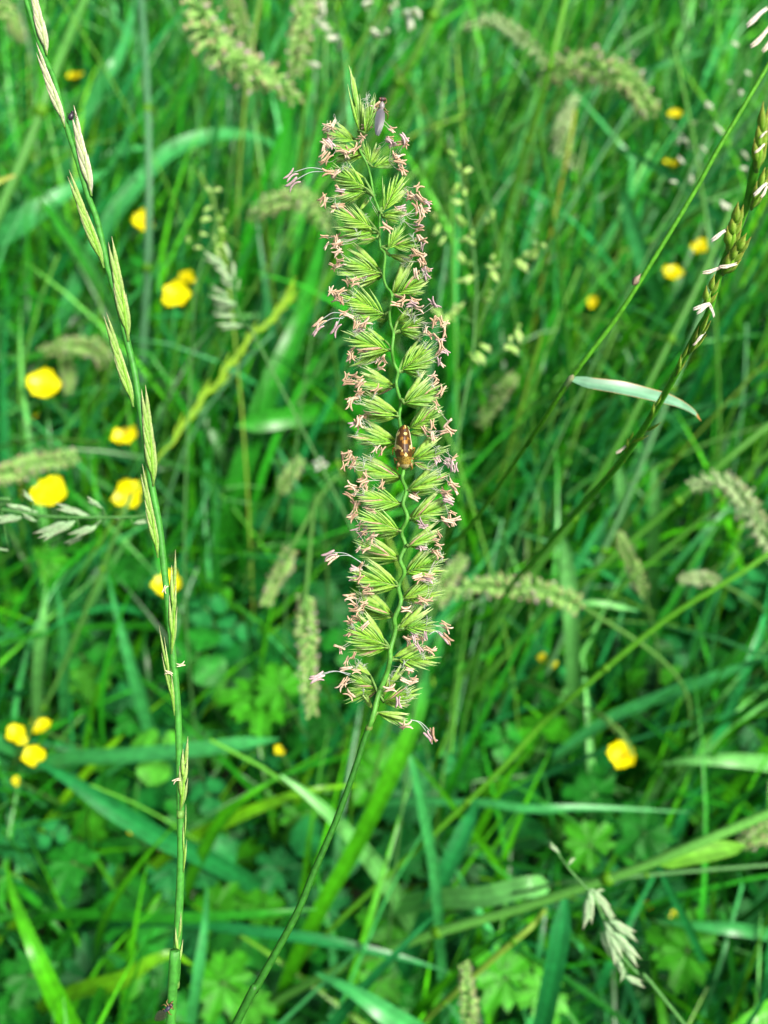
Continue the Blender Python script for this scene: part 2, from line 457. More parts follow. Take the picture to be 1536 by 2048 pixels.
def comb(mb, b, t, wr, roll, n=8):
    a = t - b; L = np.linalg.norm(a); a = a / L
    lat = nrm(np.cross(FW, a))
    nn = np.cross(a, lat)
    lat = lat * math.cos(roll) + nn * math.sin(roll)
    nn = np.cross(a, lat)
    for i in range(n):
        u = i / (n - 1)
        for s in (-1, 1):
            org = b + a * L * (0.04 + 0.54 * u) + nn * L * 0.02 * s
            ang = s * wr * (1.15 - 0.75 * u) * rng.uniform(0.85, 1.15)
            d = a * math.cos(ang) + lat * math.sin(ang) + nn * rng.uniform(-0.10, 0.10)
            ll = L * (0.64 - 0.17 * u) * rng.uniform(0.85, 1.15)
            cg = A(HG[rng.integers(3)]) * rng.uniform(0.75, 1.2)
            if rng.random() < 0.04:
                cg = A((0.42, 0.34, 0.12))
            husk(mb, org, d, ll, L * rng.uniform(0.022, 0.031), lat * s, cg, (0.70, 0.82, 0.46), cg * A([2.4, 1.5, 5.0]), bend=-0.08, th=0.7)
    tube(mb, [b, b + a * L * 0.6], [L * 0.016, L * 0.008], (0.3, 0.45, 0.12), 5)


def plump(mb, b, t, roll, n=4):
    a = t - b; L = np.linalg.norm(a); a = a / L
    lat = nrm(np.cross(FW, a)); nn = np.cross(a, lat)
    lat = lat * math.cos(roll) + nn * math.sin(roll); nn = np.cross(a, lat)
    for i in range(n):
        s = (-1) ** i
        ang = s * (0.10 + 0.05 * i)
        d = a * math.cos(ang) + lat * math.sin(ang)
        cg = A((0.25, 0.52, 0.025)) * rng.uniform(0.8, 1.2)
        husk(mb, b + a * L * 0.10 * i, d, L * (0.92 - 0.09 * i), L * 0.072, lat, cg, (0.76, 0.80, 0.52), A((0.42, 0.64, 0.14)), bend=-0.05 * s, th=0.85)
    for s in (-1, 1):                                  # outer glumes
        d = a + lat * 0.22 * s
        husk(mb, b, d, L * 0.55, L * 0.04, lat, (0.20, 0.42, 0.04), (0.66, 0.74, 0.45), (0.44, 0.60, 0.22), th=0.5)


n_anth = n_rest = 0
REST = MB(); ASHARE = 0.68
clusters = []
for ci, (z, nd, sps, boxes) in enumerate(CL):
    nx_, ny_ = z2p(z, *nd)
    d0 = FOC + rng.uniform(-0.0012, 0.0012)
    npnt = rp[np.argmin(np.linalg.norm(rp - P(nx_, ny_), axis=1))]
    mb = MB(); fl = []; tips = []
    for k, (ty, bx, by, tx, ty2) in enumerate(sps):
        dk = d0 + (0.0009 if ty == 'F' else -0.0004) + 0.0004 * k
        b = P(*z2p(z, bx, by), dk); t = P(*z2p(z, tx + rng.normal(0, 12), ty2 + rng.normal(0, 16)), dk + rng.uniform(-0.0012, 0.0012))
        tips.append(t)
        tube(mb, spline([npnt, (npnt + b) / 2 + nrm(b - npnt) * 1e-5 + UP * 0.0001, b], 5), [0.00017] * 5, (0.20, 0.38, 0.09), 5)
        if ty == 'T':
            comb(mb, b, t, 0.13, rng.uniform(-0.5, 0.5), 4)
        elif ty == 'S':
            comb(mb, b, t, 0.50, rng.uniform(-0.35, 0.35), 8)
        elif ty == 's':
            comb(mb, b, t, 0.33, rng.uniform(-0.4, 0.4), 7)
        else:
            f = MB(); plump(f, b, t, rng.uniform(-0.4, 0.4)); fl.append((f, b))
    # the spikelet of the same whorl on the far side, seen through the gaps
    k_, bx, by, tx, ty2 = sps[-1]
    ox, oy = (tx - bx) * -0.10, 0.30 * abs(tx - bx) + 20
    if k_ != 'T':
        b = P(*z2p(z, bx, by + 10), d0 + 0.0016); t = P(*z2p(z, tx + ox + rng.normal(0, 14), by + (ty2 - by) * 0.7 + oy * 0.5 + rng.normal(0, 14)), d0 + 0.0024)
        tube(mb, [npnt, b], 0.00014, (0.18, 0.36, 0.08), 5)
        comb(mb, b, t, rng.uniform(0.24, 0.42), rng.uniform(-0.6, 0.6), 6)
    cl = part('spikelet', mb, M_HUSK, spike, npnt)
    clusters.append(cl)
    for f, b in fl:
        part('plump_floret', f, M_HUSK, cl, b)
    # white feathery stigmas
    if rng.random() < 0.75:
        s = MB()
        for t in tips[:2]:
            bp_ = t + (npnt - t) * rng.uniform(0.05, 0.35) - FW * 0.0004
            up = nrm(RT * rng.uniform(-0.6, 0.6) + UP)
            for j in range(13):
                d = nrm(up + rng.normal(0, 0.7, 3))
                L = rng.uniform(0.0004, 0.0011)
                tube(s, [bp_ + up * 0.00008 * j, bp_ + up * 0.00008 * j + d * L * 0.6, bp_ + up * 0.00006 * j + d * L + rng.normal(0, 0.00012, 3)], [0.00003, 0.000025, 0.00001], (0.72, 0.78, 0.68), 3)
        part('stigma', s, M_HAIR, cl, tips[0])
    fil = MB(); has = False
    side = nrm((sum(tips) / len(tips)) - npnt)
    for (x0, y0, x1, y1) in boxes:
        cnt = max(2, min(8, round((x1 - x0) * (y1 - y0) / 3300)))
        purp = rng.random() < (0.42 if side @ RT > 0 else 0.16)
        for j in range(cnt):
            px, py = z2p(z, rng.uniform(x0 + 12, x1 - 12), rng.uniform(y0 + 12, y1 - 12))
            c = P(px, py, FOC + rng.uniform(-0.0016, 0.0016))
            ang = rng.normal(0, 0.75)
            base = nrm(RT * (1 if side @ RT > 0 else -1) * 0.9 - UP * 0.55)
            perp = np.cross(FW, base)
            x = base * math.cos(ang) + perp * math.sin(ang) + FW * rng.normal(0, 0.35)
            zz = -FW + rng.normal(0, 0.5, 3)
            me = (ANTHP if (purp and rng.random() < 0.75) else ANTH)
            L = rng.uniform(0.0011, 0.0018)
            mk = me[rng.integers(len(me))]
            if rng.random() < ASHARE and n_anth < 286:
                put('anther', mk, cl, c, x, zz, L); n_anth += 1
            else:
                x_ = nrm(x); y_ = nrm(np.cross(zz, x_)); z_ = np.cross(x_, y_)
                vv = A([v.co[:] for v in mk.vertices]) * L
                kc = A([d_.color[:3] for d_ in mk.color_attributes['Col'].data])
                REST.add(c + vv[:, :1] * x_ + vv[:, 1:2] * y_ + vv[:, 2:] * z_, [tuple(p_.vertices) for p_ in mk.polygons], kc); n_rest += 1
            tp = tips[int(np.argmin([np.linalg.norm(t - c) for t in tips]))]
            src = tp + (npnt - tp) * rng.uniform(0.02, 0.3)
            end = c - nrm(x) * L * 0.12
            mid = (src + end) / 2 + A([0, 0, -0.0003]) + rng.normal(0, 0.0002, 3)
            tube(fil, spline([src, mid, end], 6), 0.00003, (0.66, 0.64, 0.56), 4); has = True
    for (li, fr, to) in LONG:
        if li != ci:
            continue
        src = P(*z2p(z, *fr), FOC - 0.0008); end = P(*z2p(z, *to), FOC - 0.0006)
        x = nrm(end - src + -UP * 0.9 * np.linalg.norm(end - src))
        c = end + x * 0.0006
        put('anther', (ANTHP if rng.random() < 0.6 else ANTH)[rng.integers(4)], cl, c, x + rng.normal(0, 0.2, 3), -FW + rng.normal(0, 0.4, 3), 0.0020)
        n_anth += 1
        tube(fil, spline([src, (src + end) / 2 + UP * 0.0005, end], 10), 0.00005, (0.62, 0.68, 0.66), 4); has = True
    if has:
        part('filament', fil, M_HAIR, cl, npnt)
if n_rest:
    ro = part('anther', REST, M_ANTHER, spike); ro['kind'] = 'stuff'
protect_pts(spline(rp, 40), 60)
# bract below the spike
mb = MB()
b0 = P(737, 1458); husk(mb, b0, P(755, 1415) - b0, 0.0036, 0.00035, RT, (0.3, 0.42, 0.06), (0.5, 0.6, 0.2), (0.35, 0.5, 0.1))
part('bract', mb, M_HUSK, spike, b0)


# ------------------------------------------------------------------ rye-like spikes with flat alternate spikelets
def lemma_cols(kind):
    return {'pink': ((0.34, 0.46, 0.16), (0.82, 0.66, 0.62), (0.76, 0.72, 0.62)),
            'green': ((0.17, 0.44, 0.018), (0.64, 0.52, 0.40), (0.46, 0.66, 0.20)),
            'deep': ((0.16, 0.42, 0.016), (0.36, 0.24, 0.06), (0.36, 0.56, 0.10)),
            'lime': ((0.24, 0.50, 0.012), (0.40, 0.56, 0.05), (0.34, 0.58, 0.04))}[kind]


def rye_spikelet(root, b, t, wpx, kind, n, view):
    a = t - b; L = np.linalg.norm(a); a = a / L
    dpt = depth((b + t) / 2)
    W = wpx * K * dpt
    lat = nrm(np.cross(view, a)); nn = np.cross(a, lat)
    c0, c1, ce = lemma_cols(kind)
    mb = MB()
    tube(mb, [b, b + a * L * 0.7], [W * 0.09, W * 0.04], (0.2, 0.4, 0.08), 5)
    husk(mb, b, a + lat * 0.05, L * 0.52, W * 0.20, lat, A(c0) * 0.85, A(c0) * 1.6, A(ce) * 0.8, th=0.6)
    sp = part('spikelet', mb, M_HUSK, root, b)
    for i in range(n):
        u = i / max(1, n - 1)
        s = (-1) ** i
        o = b + a * L * (0.03 + 0.60 * u) + nn * W * 0.05 * s
        d = a + lat * s * (W / L) * (1.25 - 0.6 * u)
        f = MB()
        v = rng.uniform(0.85, 1.15)
        husk(f, o, d, L * (0.43 if n > 4 else 0.58) * rng.uniform(0.95, 1.08), W * 0.175, lat, A(c0) * v, A(c1) * v, A(ce) * v, bend=-0.10 * s * (W / L) * 4, th=0.38)
        part('lemma', f, M_HUSK, sp, o)
    return sp


def ground_tail(pts, drop=0.5, lean=(0, 0)):
    """carries a stem on from its last point, turning it down to the soil"""
    e = A(pts[-1]); d = nrm(A(pts[-1]) - A(pts[-2])); h = e[2]
    d1 = nrm(d + A([0, 0, -0.35]))
    m1 = e + d1 * h * 0.35
    m2 = m1 + nrm(d1 + A([lean[0], lean[1], -1.0])) * h * 0.35
    m3 = A([m2[0] + (m2[0] - m1[0]) * 0.3, m2[1] + (m2[1] - m1[1]) * 0.3, -0.01])
    return [m1, m2, m3]


LRYE = [(36, -40), (52, 0), (85, 105), (108, 158), (132, 249), (158, 330), (176, 392), (194, 440), (214, 527), (232, 590), (252, 672), (267, 735), (278, 800), (287, 858), (303, 968), (318, 1048), (326, 1115), (331, 1160), (338, 1226), (345, 1300), (352, 1372), (357, 1450),
        (359, 1530), (361, 1628), (362, 1714), (359, 1800), (354, 1905), (350, 1968), (342, 2048)]
ld = lambda y: 0.1315 + 0.004 * (1 - min(1, max(0, y / 700.0))) * 1.0
pts = [P(x, y, ld(y) + 0.0003) for x, y in LRYE]
tl = ground_tail(pts)
lrye = thing('rye_grass_spike', 'slender rye grass spike with flat pink-tipped spikelets set alternately along its green stem', 'grass spike', tl[-1])
mb = MB()
q = spline(pts + tl, 260)
tube(mb, q, np.interp(np.linspace(0, 1, 260), [0, 0.3, 0.75, 1], [0.00032, 0.00045, 0.00051, 0.0008]), (0.050, 0.26, 0.030), 8)
part('stem', mb, M_STEM, lrye)
LSP = [((94, 110), (62, -30), 30, 'pink', 8), ((130, 255), (74, 98), 27, 'pink', 7), ((183, 392), (147, 224), 32, 'pink', 7), ((208, 536), (140, 354), 30, 'green', 9), ((257, 682), (222, 486), 36, 'green', 9), ((267, 814), (212, 632), 30, 'green', 9),
       ((307, 972), (288, 778), 36, 'green', 9), ((316, 1116), (284, 940), 26, 'green', 7), ((343, 1308), (348, 1108), 27, 'green', 5), ((349, 1431), (325, 1280), 17, 'green', 4), ((361, 1621), (372, 1482), 30, 'green', 5), ((367, 1745), (370, 1630), 12, 'green', 3), ((354, 1935), (358, 1846), 22, 'green', 3)]
for (b, t, w, kd, nl) in LSP:
    rye_spikelet(lrye, P(*b, ld(b[1]) - 0.0002), P(*t, ld(t[1]) - 0.0003), w * 0.86, kd, nl, FW)
for (x, y) in ((352, 1968), (361, 1628)):
    mb = MB(); c = P(x, y, ld(y)); tube(mb, [c - UP * 0.0005, c, c + UP * 0.0005], [0.00046, 0.00056, 0.00046], (0.12, 0.28, 0.05), 8)
    part('stem_node', mb, M_STEM, lrye, c)
for (x, y, ax, ay) in ((362, 1330, 1, 0.25), (338, 1345, -0.8, 0.2), (352, 1560, -0.8, -0.4), (329, 1178, -0.3, -0.8)):
    put('anther', CREAMA, lrye, P(x, y, 0.1308), RT * ax + UP * ay, -FW, 0.0011)
protect_pts(q[:170], 26, 4)

# the second spike at the frame's edge: nearer at its top, running away from the camera
RRYE = [(1606, 20, .112), (1560, 180, .116), (1534, 260, .119), (1510, 337, .122), (1500, 385, .124), (1486, 432, .126), (1462, 490, .129), (1440, 545, .132), (1417, 625, .136), (1400, 655, .139), (1370, 712, .145), (1335, 778, .152), (1309, 822, .158), (1274, 878, .167), (1224, 945, .182), (1164, 1010, .205), (1091, 1094, .25), (1010, 1190, .32)]
pts = [P(x, y, d) for x, y, d in RRYE]
tl = ground_tail(pts)
rrye = thing('rye_grass_spike', 'slanting rye grass spike with white anthers hanging from dark green spikelets at the frame edge', 'grass spike', tl[-1])
q = spline(pts + tl, 200)
mb = MB(); tube(mb, q, np.interp(np.linspace(0, 1, 200), [0, 0.25, 0.6, 1], [0.0008, 0.00050, 0.00055, 0.0008]), (0.065, 0.31, 0.014), 8)
part('stem', mb, M_STEM, rrye)


def rd(y):
    return float(np.interp(y, [p[1] for p in RRYE], [p[2] for p in RRYE]))


for (b, t, w, nl) in [((1512, 345), (1530, 212), 34, 6), ((1502, 420), (1540, 326), 26, 5), ((1456, 505), (1480, 408), 36, 6), ((1444, 550), (1496, 470), 34, 6), ((1409, 615), (1430, 560), 26, 4), ((1378, 708), (1416, 640), 20, 4), ((1352, 752), (1371, 700), 14, 3), ((1300, 840), (1316, 800), 14, 3),
                      ((1262, 886), (1310, 850), 14, 3), ((1250, 905), (1262, 872), 12, 3), ((1200, 965), (1238, 930), 12, 3)]:
    rye_spikelet(rrye, P(*b, rd(b[1]) - 0.0010), P(*t, rd(t[1]) - 0.0016), w * 1.45, 'deep', nl, FW)
def slim_anther(col, bend):
    b = MB(); t = np.linspace(-0.5, 0.5, 9)
    cc_ = np.outer(np.ones(9), col) * np.linspace(0.82, 1.05, 9)[:, None]
    tube(b, np.stack([t, bend * t * t + 0.03 * np.sin(9 * t), 0.1 * t * t], 1), [0.03, 0.07, 0.09, 0.10, 0.10, 0.10, 0.09, 0.07, 0.03], cc_, 6)
    tube(b, np.stack([t * 0.97, bend * t * t + 0.11 + 0.10 * np.maximum(0, -t), 0.05 + 0.1 * t * t], 1), [0.02, 0.05, 0.07, 0.08, 0.08, 0.08, 0.07, 0.05, 0.02], cc_ * 0.92, 6)
    return b.mesh('anther', M_ANTHER)


WHITE = slim_anther((0.74, 0.66, 0.54), 0.25); WHITE2 = slim_anther((0.70, 0.66, 0.58), -0.18)
for (x0, y0, x1, y1) in [(1423, 483, 1454, 459), (1406, 549, 1442, 537), (1440, 537, 1474, 530), (1387, 620, 1420, 607), (1394, 628, 1420, 608), (1418, 608, 1428, 634), (1388, 692, 1400, 676), (1394, 684, 1410, 664), (1511, 307, 1530, 289), (1508, 392, 1534, 366), (1524, 396, 1536, 372),
                         (1494, 54, 1535, 16), (1504, 97, 1540, 58), (1528, 106, 1550, 70), (1233, 908, 1254, 892), (1520, 276, 1534, 262)]:
    d = rd((y0 + y1) / 2) - 0.0018
    a, b = P(x0, y0, d), P(x1, y1, d)
    L = np.linalg.norm(b - a)
    put('anther', WHITE if rng.random() < 0.6 else WHITE2, rrye, (a + b) / 2, b - a, -FW + rng.normal(0, 0.3, 3), (L * 1.05, min(L, 0.0026) * 0.72, min(L, 0.0026) * 0.72))
protect_pts(q[:150], 26, 4)

# the lime spike in the middle distance
LIME = [(578, 592), (556, 622), (539, 640), (501, 674), (466, 720), (437, 763), (404, 797), (376, 835), (345, 888), (310, 925)]
pts = [PH(x, y, 0.24 - 0.0002 * (y - 592) * 0.6) for x, y in LIME]
tl = ground_tail(pts)
lime = thing('rye_grass_spike', 'blurred yellow-green rye grass spike zigzagging beside the double yellow flower', 'grass spike', tl[-1])
q = spline(pts + tl, 100)
mb = MB(); tube(mb, q, 0.0006, A((0.22, 0.42, 0.014)) * (1 - np.clip((np.arange(100) - 74) / 8, 0, 1))[:, None] + A((0.02, 0.15, 0.012)) * np.clip((np.arange(100) - 74) / 8, 0, 1)[:, None], 6); part('stem', mb, M_STEM, lime)
for i in range(11):
    j = 5 + int(i * 6.2)
    dd_ = q[max(0, j - 6)] - q[j]
    L = 0.014
    dd_ = nrm(dd_) + RT * (0.16 if i % 2 else -0.16)
    rye_spikelet(lime, q[j], q[j] + nrm(dd_) * L, 15, 'lime', 4, FW)
protect_pts(q[:76], 24, 2)


# ------------------------------------------------------------------ insects
def blob(mb, c, ax, lat, rx, ry, rz, col, nu=10, nv=8):
    ax = nrm(ax); lat = nrm(lat - ax * (lat @ ax)); n_ = np.cross(ax, lat)
    v, f = [], []
    for i in range(nv + 1):
        th = math.pi * i / nv
        for j in range(nu):
            ph = 2 * math.pi * j / nu
            v.append(c + ax * rx * math.cos(th) + (lat * ry * math.cos(ph) + n_ * rz * math.sin(ph)) * math.sin(th))
    f = [(i * nu + j, i * nu + (j + 1) % nu, (i + 1) * nu + (j + 1) % nu, (i + 1) * nu + j) for i in range(nv) for j in range(nu)]
    mb.add(v, f, col)


TOC = -FW
# the froghopper on the rachis, head down
D0 = FOC - 0.0008
bugc = P(806, 893, D0)
bug = thing('froghopper', 'brown froghopper with cream patches clinging head down to the spike stem', 'insect', bugc)
OUT = A([(300, 0), (312, 45), (340, 85), (400, 130), (500, 178), (600, 212), (800, 240), (1000, 268), (1150, 268), (1250, 250), (1400, 222), (1500, 214), (1560, 190), (1620, 120), (1652, 12)], dtype=float)
CEN = A([(300, 745), (600, 715), (1000, 722), (1250, 735), (1650, 772)], dtype=float)
HT = A([(300, 0.1), (400, 0.45), (700, 0.9), (1100, 1.2), (1300, 1.15), (1500, 0.85), (1600, 0.5), (1652, 0.1)], dtype=float)


def bug_pt(y, u, lift=0.0):
    w = np.interp(y, OUT[:, 0], OUT[:, 1]); c = np.interp(y, CEN[:, 0], CEN[:, 1]); h = np.interp(y, HT[:, 0], HT[:, 1]) * 0.0013
    X = (c + w * u) / 15.36 + 760; Y = y / 15.36 + 830
    return P(X, Y, D0) + TOC * (h * (1 - abs(u) ** 2.1) + lift)


def inpoly(x, y, poly):
    r = False
    for i in range(len(poly)):
        x1, y1 = poly[i]; x2, y2 = poly[i - 1]
        if (y1 > y) != (y2 > y) and x < (x2 - x1) * (y - y1) / (y2 - y1) + x1:
            r = not r
    return r


CREAM = [[(455, 870), (520, 930), (570, 940), (655, 1040), (640, 1085), (570, 1060), (520, 1050), (470, 1110), (440, 1080)], [(500, 560), (600, 520), (610, 570), (540, 650), (480, 690)], [(715, 580), (760, 540), (820, 545), (835, 590), (790, 640), (730, 610)],
         [(900, 960), (960, 900), (1010, 1060), (960, 1050), (930, 1040), (905, 1060)], [(785, 1160), (850, 1250), (800, 1320), (730, 1260)], [(750, 305), (790, 330), (800, 400), (770, 430)], [(650, 1080), (700, 1090), (690, 1150), (650, 1160)], [(870, 1050), (900, 1080), (890, 1120), (865, 1100)]]
TANP = [[(600, 700), (720, 690), (700, 780), (620, 800)], [(830, 690), (900, 720), (900, 760), (840, 770)], [(690, 790), (850, 790), (830, 910), (720, 920), (680, 860)], [(600, 1150), (720, 1180), (740, 1260), (620, 1260)], [(700, 400), (750, 350), (760, 430), (720, 460)]]
STRIPE = [[(790, 900), (860, 910), (860, 1170), (800, 1180)], [(745, 450), (800, 440), (800, 520), (750, 520)]]


def bug_col(x, y):
    r = rng.uniform(0.85, 1.15)
    if y > 1530:
        return A((0.50, 0.40, 0.20)) * rng.uniform(0.6, 1.3)
    if y > 1290:
        return A((0.33, 0.22, 0.035)) * rng.uniform(0.6, 1.3) if rng.random() < 0.8 else A((0.10, 0.05, 0.01))
    for p in CREAM:
        if inpoly(x, y, p):
            return A((0.72, 0.56, 0.20)) * r
    for p in STRIPE:
        if inpoly(x, y, p):
            return A((0.075, 0.05, 0.045)) * r
    for p in TANP:
        if inpoly(x, y, p):
            return A((0.36, 0.17, 0.025)) * r
    return A((0.085, 0.034, 0.007)) * rng.uniform(0.6, 1.5)


def bug_shell(y0, y1, u0, u1, ny, nu, lift):
    b = MB(); v, c = [], []
    for i in range(ny + 1):
        y = y0 + (y1 - y0) * i / ny
        w = np.interp(y, OUT[:, 0], OUT[:, 1]); ce = np.interp(y, CEN[:, 0], CEN[:, 1])
        for j in range(nu + 1):
            u = u0 + (u1 - u0) * j / nu
            v.append(bug_pt(y, u, lift)); c.append(bug_col(ce + w * u, y) * A([0.82, 0.86, 0.8]))
            if abs(u) > 0.93 and 450 < y < 1050:
                c[-1] = A((0.62, 0.52, 0.34))
    f = [(i * (nu + 1) + j, i * (nu + 1) + j + 1, (i + 1) * (nu + 1) + j + 1, (i + 1) * (nu + 1) + j) for i in range(ny) for j in range(nu)]
    b.add(v, f, A(c))
    return b


b = bug_shell(302, 1650, -0.97, 0.97, 60, 30, -0.00008)       # the body: back, shield and head as one skin, closed below
top = np.vstack(b.V); ny_, nu_ = 60, 30
edge = [i * 31 for i in range(61)] + [60 * 31 + j for j in range(1, 31)] + [i * 31 + 30 for i in range(59, -1, -1)] + [j for j in range(29, 0, -1)]
low = top[edge] - TOC * 0.0004
b.add(np.vstack([low, [P(806, 893, D0) - TOC * 0.0011]]), [(i, (i + 1) % len(edge), len(edge)) for i in range(len(edge))], (0.08, 0.04, 0.015))
nb = 61 * 31
b.F += [(edge[i], edge[(i + 1) % len(edge)], nb + (i + 1) % len(edge), nb + i) for i in range(len(edge))]; b.M += [0] * len(edge)
part('body', b, M_BUG, bug)
part('wing', bug_shell(300, 1290, -1.03, -0.02, 70, 24, 0.0), M_BUG, bug)
part('wing', bug_shell(300, 1290, 0.02, 1.03, 70, 24, 0.0), M_BUG, bug)
for s, x in ((-1, 560), (1, 960)):
    b = MB(); blob(b, P(x / 15.36 + 760, 1530 / 15.36 + 830, D0) + TOC * 0.0004, RT, UP, 0.00022, 0.0003, 0.0003, (0.25, 0.16, 0.06))
    part('eye', b, M_DARK, bug)
for (x0, y0, x1, y1, x2, y2) in [(480, 1040, 400, 1020, 395, 1230), (985, 1040, 1060, 1020, 1010, 1200), (520, 1400, 440, 1330, 470, 1500), (960, 1400, 1030, 1330, 1010, 1480), (600, 1560, 520, 1600, 560, 1700), (940, 1550, 990, 1620, 930, 1700)]:
    b = MB(); pp = [P(x / 15.36 + 760, y / 15.36 + 830, D0 + o) for x, y, o in ((x0, y0, 0), (x1, y1, 0.0002), (x2, y2, 0.0006))]
    tube(b, spline(pp, 8), [0.00017, 0.00016, 0.00014, 0.00013, 0.00012, 0.0001, 0.00008, 0.00006], (0.22, 0.12, 0.02), 6)
    part('leg', b, M_DARK, bug)


def fly(label, head, thorax, wing0, wing1, wpx, legs, d, ccol, wmat, hw, tw, abd=True):
    c = P(*thorax, d)
    r = thing('fly', label, 'insect', c)
    ax = nrm(P(*head, d) - c); lat = nrm(np.cross(FW, ax))
    b = MB()
    tl_ = np.linalg.norm(P(*head, d) - c)
    blob(b, c, ax, lat, tl_ * 0.62, tw * PXM / 2, tw * PXM / 2 * 0.9, ccol)
    blob(b, c + ax * tl_ * 0.7, ax, lat, tl_ * 0.25, tw * PXM * 0.18, tw * PXM * 0.18, A(ccol) * 0.6)
    hc = P(*head, d)
    blob(b, hc, ax, lat, hw * PXM * 0.34, hw * PXM * 0.44, hw * PXM * 0.36, (0.05, 0.03, 0.03))
    wc = P(*wing0, d); we = P(*wing1, d)
    wa = we - wc
    blob(b, c + wa * 0.33, wa, lat, np.linalg.norm(wa) * 0.34, tw * PXM * 0.40, tw * PXM * 0.36, A(ccol) * 0.8)
    part('body', b, M_DARK, r)
    for s in (-1, 1):
        e_ = MB(); blob(e_, hc + lat * s * hw * PXM * 0.33 + TOC * 0.00008, ax, lat, hw * PXM * 0.28, hw * PXM * 0.22, hw * PXM * 0.3, (0.10, 0.035, 0.03))
        part('eye', e_, M_DARK, r)
        a_ = MB(); h0 = hc + ax * hw * PXM * 0.3 + lat * s * hw * PXM * 0.12
        tube(a_, [h0, h0 + (ax + lat * s * 0.4) * hw * PXM * 0.4], [0.00004, 0.00002], (0.02, 0.02, 0.02), 5)
        part('antenna', a_, M_DARK, r)
    for k, s in enumerate((-1, 1)):
        w = MB(); wl = np.linalg.norm(wa); wd = nrm(wa)
        la = nrm(np.cross(FW, wd)); v = []
        tt = np.linspace(0, 1, 12)
        for t in tt:
            half = wpx * PXM * 0.5 * (math.sin(math.pi * min(1, t ** 0.75 * 0.93 + 0.05)) ** 0.62)
            for u in (-1, -0.33, 0.33, 1):
                v.append(wc + wd * wl * t + la * (half * u + s * wpx * PXM * 0.10) + TOC * (0.00038 + 0.00012 * k - 0.00018 * u * u * t - 0.0002 * t))
        w.add(v, [(i * 4 + j, i * 4 + j + 1, i * 4 + j + 5, i * 4 + j + 4) for i in range(11) for j in range(3)], (0.3, 0.3, 0.35))
        part('wing', w, wmat, r)
    for lg in legs:
        b = MB(); pp = [P(x, y, d + o) for (x, y), o in zip(lg, (0, 0.0001, 0.0007))]
        tube(b, spline(pp, 8), np.linspace(0.00010, 0.00004, 8), A((0.16, 0.10, 0.03)) if tw < 12 else A((0.10, 0.07, 0.04)), 5)
        part('leg', b, M_DARK, r)
    return r


fly('small grey fly with folded lilac wings perched on the tip of the flowering spike', (764.8, 199), (764, 212), (762.5, 221), (754.7, 272), 16, [((760, 207), (751, 212), (744, 206)), ((760, 214), (747, 213), (732, 217)), ((760, 220), (748, 224), (741, 240)), ((769, 216), (775, 224), (778, 222)), ((768, 222), (776, 230), (774, 241)), ((768, 208), (773, 204), (772, 196))],
    FOC - 0.0016, (0.22, 0.20, 0.20), M_WING, 13, 11)
fly('small dark fly with dusky wings on the rye grass stem low down', (342.5, 2010.5), (335.8, 2017), (332, 2021), (311, 2040), 17, [((338, 2012), (333, 2004), (340, 1994)), ((333, 2013), (328, 2009), (322, 2012)), ((341, 2016), (346, 2017), (347, 2021)), ((336, 2022), (340, 2028), (345, 2030)), ((331, 2020), (326, 2018), (324, 2022)), ((342, 2006), (346, 2003), (347, 1996))],
    0.1303, (0.03, 0.03, 0.055), M_WING2, 8, 9)
b = MB(); bc = P(142, 233, 0.1335)
tb = thing('beetle', 'tiny dark beetle half hidden behind the third rye grass spikelet from the top', 'insect', bc)
blob(b, bc, UP + RT * 0.4, RT, 0.00055, 0.00038, 0.00035, (0.02, 0.014, 0.025)); part('body', b, M_DARK, tb)
b = MB(); blob(b, bc + UP * 0.0006 + RT * 0.0002, UP, RT, 0.0002, 0.00022, 0.0002, (0.02, 0.015, 0.02)); part('head', b, M_DARK, tb)
for s in (-1, 1):
    for j in (-1, 0, 1):
        b = MB(); o = bc + UP * 0.0003 * j; tube(b, [o, o + RT * s * 0.0005 + UP * 0.0001, o + RT * s * 0.0007 + FW * 0.0004], 0.00004, (0.02, 0.015, 0.01), 4); part('leg', b, M_DARK, tb)


# ------------------------------------------------------------------ single blades and stalks that the photo shows one by one
def base_tail(pts):
    p0, p1 = A(pts[0]), A(pts[1]); h = p0[2]
    d = nrm(p0 - p1)
    d = nrm(A([d[0], d[1], min(d[2], -0.1)]) + A([0, 0, -0.4]))
    m1 = p0 + d * h * 0.5
    m1[2] = max(m1[2], h * 0.35)
    m2 = A([m1[0] + d[0] * h * 0.15, m1[1] + d[1] * h * 0.15, -0.01])
    return [m2, m1]


